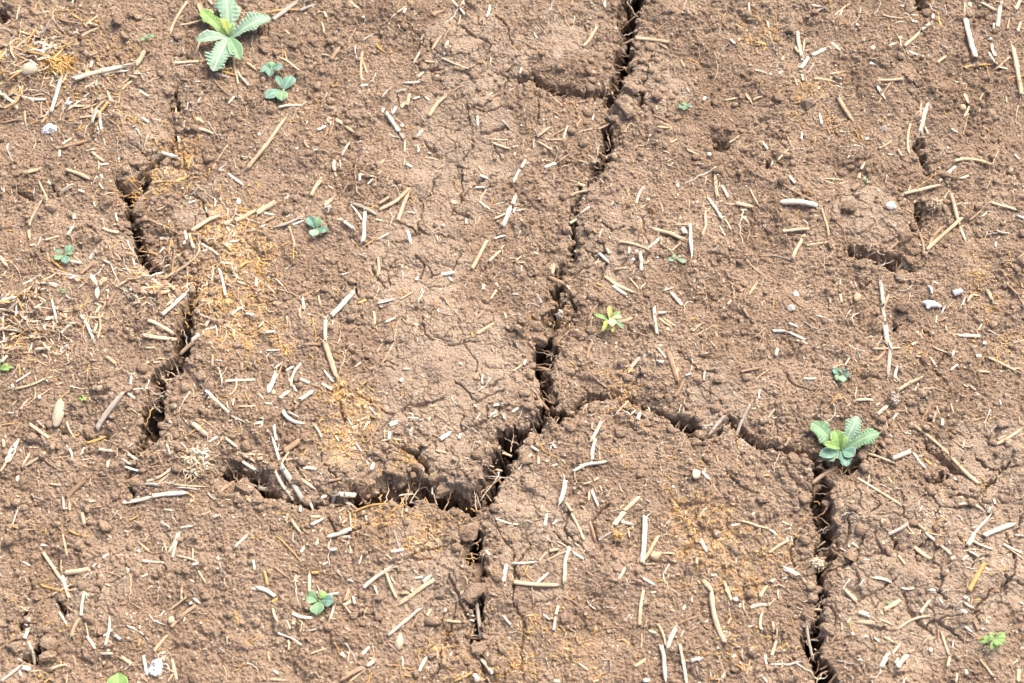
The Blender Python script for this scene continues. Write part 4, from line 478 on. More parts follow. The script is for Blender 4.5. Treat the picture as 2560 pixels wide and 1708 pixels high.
def leaf_material(name, base, deep, rimc, back=.25):
    m, n, b, out = new_mat(name)
    a = nd(n, 'ShaderNodeAttribute', attribute_name='across').outputs['Fac']
    tc = nd(n, 'ShaderNodeTexCoord').outputs['Object']
    c = ramp(n, noise(n, tc, 260, 4, .65), [(.32, deep), (.6, base)])
    c = mix(n, ramp(n, noise(n, tc, 420, 4, .75), [(.55, (0,0,0)), (.68, (.45,.45,.45))]), c, SOIL_C)
    uv = nd(n, 'ShaderNodeUVMap').outputs[0]
    w = nd(n, 'ShaderNodeTexWave', wave_type='BANDS', bands_direction='X'); n.links.new(uv, w.inputs['Vector'])
    w.inputs['Scale'].default_value = 3.0; w.inputs['Distortion'].default_value = 1.5; w.inputs['Detail'].default_value = 2
    vn = ramp(n, w.outputs['Fac'], [(.85, (0,0,0)), (1.0, (.10,.10,.10))])
    c = mix(n, vn, c, rimc)
    mid = ramp(n, a, [(0, (.75,.75,.75)), (.10, (0,0,0)), (.80, (0,0,0)), (1.0, (.65,.65,.65))])
    c = mix(n, mid, c, rimc)
    n.links.new(c, b.inputs['Base Color'])
    bump(n, noise(n, tc, 500, 3, .6), b, .0004, .5)
    b.inputs['Roughness'].default_value = .55; b.inputs['Specular IOR Level'].default_value = .35
    tr = nd(n, 'ShaderNodeBsdfTranslucent'); n.links.new(c, tr.inputs[0])
    ms = nd(n, 'ShaderNodeMixShader'); ms.inputs[0].default_value = back
    n.links.new(b.outputs[0], ms.inputs[1]); n.links.new(tr.outputs[0], ms.inputs[2]); n.links.new(ms.outputs[0], out.inputs[0])
    return m
M_LEAF = dict(g=leaf_material('leaf_glaucous', (.30,.44,.31), (.19,.33,.22), (.56,.64,.48)), m=leaf_material('leaf_green', (.22,.38,.21), (.13,.27,.14), (.44,.56,.32)),
  d=leaf_material('leaf_teal', (.18,.34,.25), (.09,.21,.155), (.38,.52,.40)), l=leaf_material('leaf_fresh', (.27,.44,.13), (.16,.31,.08), (.48,.60,.28)),
  y=leaf_material('leaf_lime', (.44,.52,.12), (.33,.43,.08), (.66,.68,.36)), x=leaf_material('leaf_pale_yellow', (.78,.76,.40), (.62,.62,.22), (.88,.86,.62)))  # x is a plain pale yellow
# ---------------------------------------------------------------- helpers for things
rng = np.random.default_rng(5)
def link(name, me, mat=None, parent=None, label=None, cat=None, group=None, kind=None):
    o = bpy.data.objects.new(name, me); COL.objects.link(o)
    if mat: me.materials.append(mat)
    if parent: o.parent = parent
    for k, v in (('label', label), ('category', cat), ('group', group), ('kind', kind)):
        if v: o[k] = v
    return o
def empty(name, loc, label, cat, group=None):
    o = link(name, None, label=label, cat=cat, group=group); o.location = loc; o.empty_display_size = .01; return o
def mesh_from(name, co, faces, uv=None):
    me = bpy.data.meshes.new(name); me.from_pydata([tuple(c) for c in co], [], faces)
    me.polygons.foreach_set('use_smooth', np.ones(len(me.polygons), bool))
    if uv is not None:
        l = me.uv_layers.new(name='UVMap'); vi = np.zeros(len(me.loops), np.int32); me.loops.foreach_get('vertex_index', vi)
        l.data.foreach_set('uv', np.asarray(uv, np.float32)[vi].ravel())
    me.update(); return me

def sweep(path, rad, kind, seed, seg=10):
    """path Nx3; rad N. stem: hollow tube with ragged ends. flake: split half-pipe. fibre: thin solid tube."""
    r = np.random.default_rng(seed); N = len(path)
    T = np.gradient(path, axis=0); T /= np.linalg.norm(T, axis=1)[:,None]+1e-12
    up = np.array([0,0,1.0]); Sd = np.cross(T, up); Sd /= np.linalg.norm(Sd, axis=1)[:,None]+1e-9; U = np.cross(Sd, T)
    if kind == 'stem': ang = np.linspace(0, 2*math.pi, seg, endpoint=False)+math.pi/2; prof = np.stack([np.cos(ang), np.sin(ang)*r.uniform(.5, .85)], -1); prof *= (1-r.uniform(0, .3)*np.exp(-((ang-math.pi/2-r.uniform(-.6, .6))/.35)**2))[:,None]; ring = seg
    elif kind == 'fibre': ang = np.linspace(0, 2*math.pi, 6, endpoint=False); prof = np.stack([np.cos(ang), np.sin(ang)], -1); ring = 6
    else:
        s = r.choice([-1, 1]); half = np.linspace(math.pi*.06, math.pi*.94, 6); hgt = .35+.4*r.random()
        o_ = np.stack([np.cos(half), s*np.sin(half)*hgt], -1); i_ = np.stack([np.cos(half[::-1])*.93, s*np.sin(half[::-1])*hgt - s*.16], -1)
        prof = np.concatenate([o_, i_]); ring = len(prof)
        if s < 0: prof = prof[::-1].copy()
    wob = 1+.06*r.standard_normal((N, ring)) if kind != 'fibre' else np.ones((N, ring))
    P = path[:,None,:] + (Sd[:,None,:]*prof[None,:,0:1] + U[:,None,:]*prof[None,:,1:2])*(rad[:,None]*wob)[:,:,None]
    Lg = np.concatenate([[0], np.cumsum(np.linalg.norm(np.diff(path, axis=0), axis=1))])
    if kind != 'fibre':                                            # torn ends: each side of the rim ends at its own length
        rr = rad.mean(); e = r.random((2, ring))*rr*r.choice([.5, 1.2, 2.6], size=(2,1), p=[.5,.3,.2])
        sk = r.choice([0, 1.6], size=2)*rr
        ph = np.cos(np.arange(ring)/ring*2*math.pi+r.random()*6)*.5+.5
        P[0] += T[0]*(e[0]+sk[0]*ph)[:,None]; P[-1] -= T[-1]*(e[1]+sk[1]*ph)[:,None]
    co = P.reshape(-1, 3); uo = np.tile(np.linspace(0, 1, ring)*max(rad.mean()*6, .002)*4, (N,1)); 
    uv = np.stack([np.repeat(Lg, ring)+seed%97*.13, uo.ravel()+seed%89*.11], -1)
    F = []
    for i in range(N-1):
        for j in range(ring):
            a = i*ring+j; b2 = i*ring+(j+1)%ring; F.append((a, b2, b2+ring, a+ring))
    if kind == 'stem':                                             # hollow ends
        n0 = len(co); inner = []
        for e_, row, s in ((0, 0, 1), (1, N-1, -1)):
            c = P[row].mean(0); ri = c+(P[row]-c)*.66; rd = ri+T[row]*s*rad.mean()*min(2.2, .25*Lg[-1]/rad.mean())
            inner += [ri, rd]
        co = np.concatenate([co]+inner); uv = np.concatenate([uv, np.zeros((4*ring, 2))])
        for e_, row in ((0, 0), (1, N-1)):
            A = row*ring; B = n0+e_*2*ring; C = B+ring
            for j in range(ring):
                k = (j+1)%ring
                q1 = (A+j, B+j, B+k, A+k); q2 = (B+j, C+j, C+k, B+k)
                F.append(q1 if e_ == 0 else q1[::-1]); F.append(q2 if e_ == 0 else q2[::-1])
            F.append(tuple(C+j for j in range(ring)) if e_ == 0 else tuple(C+ring-1-j for j in range(ring)))
    elif kind == 'fibre':
        F.append(tuple(range(ring-1, -1, -1))); F.append(tuple((N-1)*ring+j for j in range(ring)))
    else:
        h = ring//2
        for row, s in ((0, 1), (N-1, -1)):
            for j in range(h-1):
                q = (row*ring+j+1, row*ring+j, row*ring+ring-1-j, row*ring+ring-2-j); F.append(q if s > 0 else q[::-1])
    return co, F, uv

def lay(p, q, m, rad, form, seed, n=9):
    """the path of a piece lying on the ground between two ground points"""
    r = np.random.default_rng(seed); p = np.array(p); q = np.array(q); t = np.linspace(0, 1, n)
    if m is not None:
        m = np.array(m); c = 2*m-.5*(p+q); c = m+(c-m)*.85
        xy = np.outer((1-t)**2, p)+np.outer(2*t*(1-t), c)+np.outer(t*t, q)
    else:
        xy = p+np.outer(t, q-p); L = np.linalg.norm(q-p); nrm = np.array([-(q-p)[1], (q-p)[0]])/(L+1e-9)
        bow = r.normal(0, .028 if form == 's' else .05)*L
        xy = xy+np.outer(np.sin(t*math.pi)*bow, nrm)
        if form == 's' and L > .02:                               # slight kink at a node
            k = .3+.4*r.random(); xy = xy+np.outer(np.clip(1-np.abs(t-k)*3, 0, 1)*r.normal(0, .022)*L, nrm)
    g = samp(Hh, xy[:,0], xy[:,1]); g0 = samp(H0, xy[:,0], xy[:,1]); g = np.maximum(g, g0-.010)
    if form == 'r':
        k = np.array([.25,.5,.25]); gs = np.convolve(np.pad(g, 1, 'edge'), k, 'valid'); z = np.maximum(gs, g-.0005)+rad*.8
    else:
        A = np.stack([np.ones(n), t], -1); co, *_ = np.linalg.lstsq(A, g, rcond=None); line = A@co
        z = line+np.quantile(g-line, .85)+rad*r.uniform(.2, .7)
        z = np.minimum(z, g.max()+rad)
        z = z+np.sin(t*math.pi)*r.normal(0, .02)*np.linalg.norm(q-p)*.3
    return np.column_stack([xy, z])

# ---------------------------------------------------------------- landmarks that labels refer to
LM = [(575,98,'the large top left thistle'),(680,178,'the teal rosette below the thistle'),(90,130,'the straw heap at top left'),(122,318,'the white crust near top left'),(260,175,'the big split straw at top left'),
 (433,259,'the small dark hole, upper left'),(497,306,'the tan angular pebble, upper left'),(310,470,'the left crack\'s upper opening'),(350,640,'the left crack\'s twig filled bend'),(162,639,'the left edge teal seedling'),
 (249,716,'the cream papery husk at left'),(90,800,'the heap of shredded straw, left'),(450,830,'the left crack\'s black lower opening'),(145,1030,'the elongated beige pebble'),(375,1050,'the left crack\'s lower end'),(498,1153,'the big shaggy root tuft'),
 (610,1190,'the black gap beside the tuft'),(791,574,'the teal seedling, middle left'),(600,600,'the painted-sunlight mound, middle left'),(560,790,'the painted-sunlight patch, centre left'),(890,60,'the top edge, left of centre'),(1000,330,'the crusty soil at upper centre'),
 (920,180,'the frayed stub at top centre'),(1160,170,'the small holes at top centre'),(1560,90,'the main crack\'s top opening'),(1475,178,'the tan triangular stone'),(1400,215,'the main crack\'s short side branch'),(1517,345,'the main crack\'s second opening'),
 (1710,268,'the tiny mint seedling'),(1805,352,'the shallow pit right of centre'),(1900,60,'the top edge, right of centre'),(2010,150,'the crossed straws, upper right'),(2305,20,'the dark hole at top right'),(2430,130,'the long tapering straw, top right'),(2520,200,'the right edge, near the top'),
 (2300,380,'the narrow hole, upper right'),(2060,510,'the thick curved white stub'),(2230,515,'the white angular stone, right'),(2340,520,'the wiry root tuft at right'),(2200,645,'the black hole at right'),(2500,560,'the right edge, above middle'),
 (1790,520,'the straw bundle, upper right'),(1690,650,'the ragged pale seedling'),(1460,500,'the main crack\'s narrow third opening'),(1250,560,'the bare crust above centre'),(1040,540,'the crossed straws above centre'),(1020,700,'the bare crust at centre'),
 (840,780,'the thick white cut straw'),(1340,800,'the lump pile above the pit'),(1362,940,'the central black pit'),(1524,804,'the yellow green central seedling'),(1977,776,'the white domed pebble'),(2210,820,'the long upright grey stalk'),(2330,762,'the white shell scrap'),
 (2500,900,'the right edge, below middle'),(2104,940,'the teal seedling above right thistle'),(2102,1128,'the large right thistle seedling'),(1880,1095,'the gap left of right thistle'),(1700,1060,'the round dark burrow'),(1739,1189,'the pale square cut stone'),
 (1670,930,'the brown bent straw, centre right'),(1240,1170,'the main crack\'s lower bend'),(1030,1220,'the undercut soil ledge'),(900,1080,'the painted-sunlight patch, lower centre'),(1040,980,'the crusty mound below centre'),(700,980,'the bent white straw, centre left'),(720,1150,'the crossed straws beside the gap'),
 (1440,1120,'the straw group below the pit'),(1500,1220,'the flat soil, lower centre'),(2400,1130,'the long diagonal straw, right'),(2300,1330,'the whitish crust patch, right'),(2060,1300,'the right crack\'s upper trench'),(2053,1560,'the right crack\'s lower trench'),
 (1780,1340,'the painted-sunlight patch, lower right'),(1642,1389,'the tan five sided stone'),(1390,1400,'the square of straws, lower centre'),(1190,1380,'the bottom crack\'s upper opening'),(1196,1550,'the bottom crack\'s lower opening'),(998,1606,'the olive drop shaped stone'),
 (797,1502,'the scalloped seedling, lower left'),(860,1340,'the split white straw, lower middle'),(390,1670,'the powdery white patch'),(429,1553,'the greenish round pebble'),(150,1440,'the crossed straws, lower left'),(100,1600,'the big clods, bottom left'),(450,1330,'the paired white straws, lower left'),
 (600,1640,'the bottom edge, left of centre'),(120,1260,'the bare soil, lower left edge'),(560,1480,'the small straws, lower left'),(1500,1650,'the bottom edge, centre'),(1800,1550,'the long curved straw, bottom'),(1400,1550,'the bare brown soil, bottom centre'),(2240,1450,'the bent stub, lower right'),
 (2430,1400,'the golden straw, lower right'),(2480,1605,'the bright corner seedling'),(2250,1650,'the twin thick stubs, bottom'),(2480,1320,'the thick pale straw, lower right'),(1870,720,'the bare soil, centre right'),(2150,250,'the painted-sunlight clods, upper right'),(1750,130,'the granular soil, upper right'),(330,1300,'the brown clods, lower left')]
def compass(dx, dy):
    a = math.degrees(math.atan2(-dy, dx)) % 360
    return ['right of', 'above right of', 'above', 'above left of', 'left of', 'below left of', 'below', 'below right of'][int((a+22.5)//45) % 8]
ORD = ['', 'second ', 'third ', 'fourth ', 'fifth ', 'sixth ', 'seventh ', 'eighth ', 'ninth ', 'tenth ', 'eleventh ', 'twelfth ']
def make_labels(items, desc, noun, own=None):
    """items: list of (cx, cy); desc: list of adjectives; every label comes out different"""
    keys = {}
    out = [None]*len(items)
    for i, (cx, cy) in enumerate(items):
        best = sorted(LM, key=lambda l: (l[0]-cx)**2+(l[1]-cy)**2)
        l = best[0]; d = math.hypot(cx-l[0], cy-l[1])
        rel = 'at' if d < 22 else compass(cx-l[0], cy-l[1])
        keys.setdefault((desc[i], rel, l[2]), []).append((d, i))
    for (de, rel, nm), lst in keys.items():
        lst.sort()
        for k, (d, i) in enumerate(lst):
            pre = '' if len(lst) == 1 else ('nearest ' if k == 0 else ORD[k]+'nearest ')
            out[i] = f'{pre}{de} {noun} {rel} {nm}'
    return out
def orient(a, b):
    dx, dy = b[0]-a[0], a[1]-b[1]
    an = math.degrees(math.atan2(dy, dx)) % 180
    return 'level' if an < 15 or an > 165 else 'leaning right' if an < 70 else 'upright' if an < 110 else 'leaning left'
def length_word(L): return 'stubby' if L < 22 else 'short' if L < 42 else 'medium' if L < 75 else 'long'

# ---------------------------------------------------------------- straw, husk flakes and roots, each a thing
def plen(p): return math.dist(p['a'], p['b'])
def build_piece(i, p):
    a, b = at(*p['a']), at(*p['b']); m = at(*p['m']) if p['m'] else None
    cx, cy = (p['a'][0]+p['b'][0])/2, (p['a'][1]+p['b'][1])/2; ms = mscale(cx, cy)
    rad = p['w']*ms*.5*(1.10 if p['form'] != 'r' else .8); rad = max(rad, .0006)
    seed = 1000+i; r = np.random.default_rng(seed)
    n = 9 if p['form'] == 's' else 8 if p['form'] == 'f' else 16
    L = plen(p)
    if L > 70: n += 6
    path = lay(a, b, m, rad, p['form'], seed, n)
    t = np.linspace(0, 1, n)
    if p['form'] == 's':
        R = rad*(1+r.normal(0, .05, n)*.6)*(1-.12*t*r.random())
        e = r.random()
        if e < .38: R *= np.clip((1-t)*r.uniform(3, 7)+.15, 0, 1)
        elif e < .60: R *= np.clip(t*r.uniform(4, 8)+.2, 0, 1)
        if L > 36 and r.random() < .5:
            k = r.integers(2, n-2); R[k] *= 1.22; R[k-1] *= .97
        kind = 'stem'
    elif p['form'] == 'f':
        kind = 'flake'; R = rad*1.05*np.clip(np.minimum(t*4+.35, (1-t)*r.choice([1.6, 5])+.18), 0, 1)
    else:
        kind = 'fibre'; R = rad*(1-.6*t)
        w = fbm(t*6+seed, t*0+3.3, 1.0, 3, seed)*rad*2.2*min(3, L/50)
        path[:,0] += w*np.sin(t*math.pi); path[:,1] += (fbm(t*6+seed, t*0+9.3, 1.0, 3, seed+5)*rad*2.2)*np.sin(t*math.pi)
    co, F, uv = sweep(path, R, kind, seed)
    if p['form'] == 's' and L > 20 and r.random() < .5:            # frayed end: loose strands split off the stalk
        for k in range(r.integers(2, 5)):
            e = r.random() < .6; i0 = n-3 if e else 2; d = (path[-1]-path[i0]) if e else (path[0]-path[i0]); tt = np.linspace(0, 1, 6)
            ln = r.uniform(.9, 1.9); sp = np.array([-d[1], d[0], 0])*r.normal(0, .35); an = np.array([0, 0, 1.0])*rad*r.uniform(-.4, .8)
            pth = path[i0]+np.outer(tt*ln, d)+np.outer(tt**2, sp)+an
            c2, f2, u2 = sweep(pth, rad*r.uniform(.16, .32)*(1-.6*tt), 'fibre', seed+k)
            F = F+[tuple(v+len(co) for v in f) for f in f2]; co = np.concatenate([co, c2]); uv = np.concatenate([uv, u2])
    return (co, F, uv), path.mean(0)
stems = sorted([i for i, p in enumerate(PIECES) if p['form'] == 's'], key=lambda i: -plen(PIECES[i])*PIECES[i]['w']**.7)
flakes = sorted([i for i, p in enumerate(PIECES) if p['form'] == 'f'], key=lambda i: -plen(PIECES[i])*PIECES[i]['w'])
roots = [i for i, p in enumerate(PIECES) if p['form'] == 'r']
own = [(stems[:300], 'straw', 'straw', 'straw', 'straws scattered over the soil'),
       (flakes[:220], 'straw_flake', 'flake', 'straw flake', 'flat straw flakes and husks on the soil'),
       (roots, 'root_fibre', 'root thread', 'root fibre', 'thin root threads on the soil')]
rest = stems[300:]+flakes[220:]
for lst, name, noun, cat, grp in own:
    mids = [((PIECES[i]['a'][0]+PIECES[i]['b'][0])/2, (PIECES[i]['a'][1]+PIECES[i]['b'][1])/2) for i in lst]
    desc = [f"{length_word(plen(PIECES[i]))} {TNAME[PIECES[i]['tone']]}{' curved' if PIECES[i]['m'] else ''} {'' if name == 'root_fibre' else orient(PIECES[i]['a'], PIECES[i]['b'])}".strip() for i in lst]
    labs = make_labels(mids, desc, noun)
    for i, lab in zip(lst, labs):
        (co, F, uv), c = build_piece(i, PIECES[i])
        o = link(name, mesh_from(name, co-c, F, uv), (M_FIBRE if name == 'root_fibre' else M_STRAW)[PIECES[i]['tone']], label=lab, cat=cat, group=grp)
        o.location = c
# the shorter traced bits and the chaff nobody could count: one object
CO, FA, UV, MI, off = [], [], [], [], 0
tones = 'wpygb'
def add_bit(co, F, uv, tone):
    global off
    CO.append(co); UV.append(uv); FA.extend([tuple(v+off for v in f) for f in F]); MI.extend([tones.index(tone)]*len(F)); off += len(co)
for i in rest:
    (co, F, uv), c = build_piece(i, PIECES[i]); add_bit(co, F, uv, PIECES[i]['tone'])
rr = random.Random(8)
dens = [(100,140,120,9),(90,800,120,8),(250,640,120,1),(360,690,90,4),(560,620,140,3),(560,760,120,3),(620,1150,160,2),(1780,560,130,2),(2120,1000,100,2),(380,740,90,2),(280,270,110,2.5),(2350,1330,120,1.5),(1750,1400,150,1.5),(950,1080,100,2),(500,1150,90,2),(2200,60,150,1.5),(120,1400,120,1.2),(2300,1600,180,1.2)]
cnt = 0; tries = 0
while cnt < 2400 and tries < 60000:
    tries += 1
    px, py = rr.uniform(-60, 2620), rr.uniform(-60, 1770)
    d = .28+sum(v*math.exp(-((px-x)**2+(py-y)**2)/(r*r)) for x, y, r, v in dens)
    if rr.random() > d/5: continue
    L = min(90, max(5, rr.lognormvariate(2.6 if d < 2.4 else 3.2, .55))); an = rr.uniform(0, math.pi)
    thin = rr.random() < (.55 if d < 2.4 else .45)
    pc = dict(a=(px, py), b=(px+L*math.cos(an), py+L*math.sin(an)*.9), w=rr.uniform(1.4, 2.8) if thin else rr.uniform(2.0, 4.6)*(1.35 if d > 2.4 else 1), tone=rr.choice('wppppbbyg' if d > 1.5 else 'wwpppbbbg'), form='r' if thin else rr.choice('sffffff'), m=None)
    if rr.random() < .35: L = rr.uniform(3, 8)
    if thin and rr.random() < .10: L = rr.uniform(35, 95)
    pc['b'] = (px+L*math.cos(an), py+L*math.sin(an)*.9)
    if thin: pc['m'] = (px+L*.5*math.cos(an)+rr.gauss(0, L*.18), py+L*.5*math.sin(an)+rr.gauss(0, L*.18))
    (co, F, uv), c = build_piece(5000+cnt, pc); add_bit(co, F, uv, pc['tone']); cnt += 1
heaps = [(95,135,75,85), (70,800,85,100), (365,690,50,30), (30,230,50,25), (270,270,60,24), (500,480,60,14)]
for hx, hy, hr, hn in heaps:                                       # drifts of tangled straw
    for k in range(hn):
        px, py = rr.gauss(hx, hr*.55), rr.gauss(hy, hr*.5); L = rr.lognormvariate(3.5, .45); an = rr.gauss(.5, .9)
        fm = rr.choice('sfffrrr'); tn = rr.choice('wppppgby')
        pc = dict(a=(px-L/2*math.cos(an), py+L/2*math.sin(an)*.8), b=(px+L/2*math.cos(an), py-L/2*math.sin(an)*.8), w=rr.uniform(1.6, 2.6) if fm == 'r' else rr.uniform(2.4, 7), tone=tn, form=fm, m=None)
        if fm == 'r' or rr.random() < .3: pc['m'] = (px+rr.gauss(0, L*.15), py+rr.gauss(0, L*.15))
        (co, F, uv), c = build_piece(20000+cnt+int(hx)*100+k, pc); co[:,2] += rr.uniform(0, .006); add_bit(co, F, uv, tn)
for k in range(1500):                                              # thin pale fibres and root hairs everywhere
    px, py = rr.uniform(-40, 2600), rr.uniform(-40, 1750); L = min(95, rr.lognormvariate(3.1, .6)); an = rr.uniform(0, math.pi)
    pc = dict(a=(px, py), b=(px+L*math.cos(an), py+L*math.sin(an)), w=rr.uniform(1.2, 2.2), tone=rr.choice('ppbbwgy'), form='r', m=(px+L*.5*math.cos(an)+rr.gauss(0, L*.22), py+L*.5*math.sin(an)+rr.gauss(0, L*.22)))
    (co, F, uv), c = build_piece(60000+k, pc); add_bit(co, F, uv, pc['tone'])
for line, side, dmm in CRACKS:                                     # root hairs and straw bits bridging the cracks
    for (x0, y0, w0), (x1, y1, w1) in zip(line[:-1], line[1:]):
        for k in range(1+int(math.dist((x0, y0), (x1, y1))/28)):
            if dmm < 20 or rr.random() < .35: continue
            t = rr.random(); cx, cy, cw = x0+(x1-x0)*t, y0+(y1-y0)*t, max(w0, w1)*.75; an = math.atan2(y1-y0, x1-x0)+math.pi/2+rr.gauss(0, .6); L = cw*rr.uniform(.8, 1.6)+6
            pc = dict(a=(cx-L/2*math.cos(an), cy-L/2*math.sin(an)), b=(cx+L/2*math.cos(an), cy+L/2*math.sin(an)), w=rr.uniform(1.2, 2.6), tone=rr.choice('pbbg'), form='r', m=(cx+rr.gauss(0, 5), cy+rr.gauss(0, 5)))
            (co, F, uv), c = build_piece(40000+int(cx*7+cy), pc); add_bit(co, F, uv, pc['tone'])
for k in range(1900):                                               # fine golden fibres and chaff over the painted sun flecks
    ox, oy, orr, ov = rr.choice(SUN_FLECKS); px, py = rr.gauss(ox, orr*.6), rr.gauss(oy, orr*.6)
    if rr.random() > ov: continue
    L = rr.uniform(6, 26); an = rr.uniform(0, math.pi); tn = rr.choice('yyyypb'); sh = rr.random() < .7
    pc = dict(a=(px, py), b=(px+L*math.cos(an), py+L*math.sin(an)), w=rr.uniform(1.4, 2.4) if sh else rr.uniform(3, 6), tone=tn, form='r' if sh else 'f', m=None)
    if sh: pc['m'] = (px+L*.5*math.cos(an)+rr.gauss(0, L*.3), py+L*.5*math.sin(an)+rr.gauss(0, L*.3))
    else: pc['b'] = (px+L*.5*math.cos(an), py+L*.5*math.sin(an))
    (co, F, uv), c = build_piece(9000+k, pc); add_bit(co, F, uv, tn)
me = mesh_from('straw_litter', np.concatenate(CO), FA, np.concatenate(UV))
for t in tones: me.materials.append(M_STRAW[t])
me.polygons.foreach_set('material_index', np.array(MI, np.int32))
link('straw_litter', me, label='fine chopped straw, chaff and root bits strewn over the soil', cat='straw litter', kind='stuff')

# ---------------------------------------------------------------- stones and clods
def ico(sub):
    import bmesh
    bm = bmesh.new(); bmesh.ops.create_icosphere(bm, subdivisions=sub, radius=1.0)
    v = np.array([x.co[:] for x in bm.verts]); f = np.array([[y.index for y in x.verts] for x in bm.faces]); bm.free(); return v, f
ICO = {k: ico(k) for k in (1, 2, 3, 4)}
def n3(v, s, sc):
    return perlin(v[:,0]*sc+s*3.1, v[:,1]*sc+v[:,2]*1.7*sc, s % 991)*.6+perlin(v[:,2]*sc-s, v[:,0]*sc*1.3+v[:,1]*sc, (s+5) % 991)*.6
def lump(seed, sub, amp, cuts, sx, sy, sz):
    r = np.random.default_rng(seed); v = ICO[sub][0].copy()
    for _ in range(cuts):                                          # flat broken faces
        nrm = r.standard_normal(3); nrm /= np.linalg.norm(nrm); d = .42+.38*r.random(); k = v@nrm
        v = v-np.outer(np.maximum(k-d, 0)*.92, nrm)
    v = v*(1+amp*n3(v, seed, 1.4)+amp*.5*n3(v, seed+9, 3.4))[:,None]
    return v*np.array([sx, sy, sz]), ICO[sub][1]
def put(name, px, py, v, f, lift, mat, label, cat, group, rot=0):
    x, y = at(px, py); g = float(samp(Hh, x, y)[0]); g = max(g, float(samp(H0, x, y)[0])-.012)
    lift *= .6; o = link(name, mesh_from(name, v, [tuple(int(q) for q in k) for k in f]), mat, label=label, cat=cat, group=group)
    o.location = (x, y, g+lift); o.rotation_euler = (0, 0, rot); return o
pd, pm = [], []
SZ = lambda s: 'tiny' if s < 10 else 'small' if s < 16 else 'fair sized'
TN = dict(w='white', c='cream', t='tan', k='beige', v='grey', o='orange', n='brown', r='red')
blank = [p for p in PEB if not p[6]]
bl = make_labels([(p[0], p[1]) for p in blank], [f'{SZ(max(p[2], p[3]))} {TN[p[5]]}' for p in blank], 'pebble')
bl = {id(p): l for p, l in zip(blank, bl)}
named = [p for p in PEB if p[6]]
nl = make_labels([(p[0], p[1]) for p in named], [p[6] for p in named], ',')
nl = {id(p): l.replace(' , ', ', ') for p, l in zip(named, nl)}
for i, p in enumerate(PEB):
    px, py, w, h, ang, tone, txt = p; ms = mscale(px, py); sx = w*ms*.5; sy = h*ms*.5*1.12
    ang_cut = 0 if ('round' in txt or 'oval' in txt or 'elong' in txt or 'drop' in txt or 'smooth' in txt) else 5
    v, f = lump(300+i, 3 if w > 16 else 2, .10 if ang_cut == 0 else .06, ang_cut, sx, sy, min(sx, sy)*.75)
    if 'drop' in txt: v[:,0] *= 1-.45*np.clip(v[:,1]/sy, 0, 1)
    if 'triang' in txt or 'wedge' in txt: v[:,1] *= 1-.5*np.clip(-v[:,0]/sx, 0, 1)
    put('pebble', px, py, v, f, min(sx, sy)*.32, M_STONE[tone], ' '.join((bl.get(id(p)) or nl[id(p)]).split()[:16]), 'pebble', 'pebbles lying on the soil', math.radians(ang))
cl = make_labels([(c[0], c[1]) for c in CLODS], [('small' if c[2] < 22 else 'rounded' if c[2] < 32 else 'large')+' brown' for c in CLODS], 'soil clod')
for i, (c, lab) in enumerate(zip(CLODS, cl)):
    ms = mscale(c[0], c[1]); r = np.random.default_rng(i); s = c[2]*ms*.5*1.3
    v, f = lump(700+i, 4, .20, 10, s*r.uniform(.85, 1.2), s*r.uniform(.85, 1.15), s*r.uniform(.6, .85))
    nrm = v/np.linalg.norm(v, axis=1)[:,None]; k1 = n3(nrm, i+50, 7.0); k2 = n3(nrm, i+77, 15.0)
    v = v*(1+.06*k1+.06*k2)[:,None]
    put('soil_clod', c[0], c[1], v, f, s*.30, M_CLOD, lab, 'soil clod', 'soil clods by the cracks', r.uniform(0, 6))
# loose crumbs: tens of thousands, one object
tmpl = {}
for sub, cntt in ((1, 8), (2, 8)):
    tmpl[sub] = [lump(900+k, sub, .34, 5, 1, 1, .75)[0] for k in range(cntt)]
CRV, CRF, coff = [], [], 0
def scatter(n, lo_r, hi_r, sub, seed, power=2.2, near_crack=False):
    global coff
    r = np.random.default_rng(seed)
    x = r.uniform(-.52, .52, n*4); y = r.uniform(-.36, .50, n*4)
    rough_ = 1-samp(crust, x, y); pt = samp(patch, x, y); cr = np.exp(-samp(rim, x, y)/.012)
    prob = (.10+.9*rough_*(.35+.65*pt))*(.6 if not near_crack else 0)+cr*(.8 if near_crack else .35)
    keep = np.where(r.random(n*4) < prob)[0][:n]; x, y = x[keep], y[keep]; m = len(x)
    s = lo_r*(hi_r/lo_r)**(r.random(m)**power)
    z = samp(Hh, x, y); dp = samp(deep, x, y); ok = dp < (.045 if near_crack else .02); x, y, z, s = x[ok], y[ok], z[ok], s[ok]; m = len(x)
    T = np.stack(tmpl[sub])[r.integers(0, 8, m)]; f = ICO[sub][1]
    a = r.uniform(0, 2*math.pi, m); ca, sa = np.cos(a)[:,None], np.sin(a)[:,None]
    sc = s[:,None]*r.uniform(.75, 1.25, (m, 1))
    X = (T[:,:,0]*ca-T[:,:,1]*sa)*sc+x[:,None]; Y = (T[:,:,0]*sa+T[:,:,1]*ca)*s[:,None]+y[:,None]; Z = T[:,:,2]*s[:,None]+(z+s*.12)[:,None]
    V = np.stack([X, Y, Z], -1); nv = V.shape[1]
    CRF.append((f[None]+(np.arange(m)*nv)[:,None,None]+coff).reshape(-1, 3)); CRV.append(V.reshape(-1, 3)); coff += m*nv
scatter(28000, .0005, .0019, 1, 11)
scatter(2600, .0018, .0044, 2, 12, 2.5)
scatter(2600, .0018, .0054, 2, 13, 2.0, True)
scatter(7000, .0007, .0022, 1, 14, 1.6, True)
cme = fast_mesh('soil_crumbs', np.concatenate(CRV), np.concatenate(CRF), 3)
link('soil_crumbs', cme, M_CLOD, label='loose crumbs of dry brown soil scattered over the ground', cat='soil crumbs', kind='stuff')

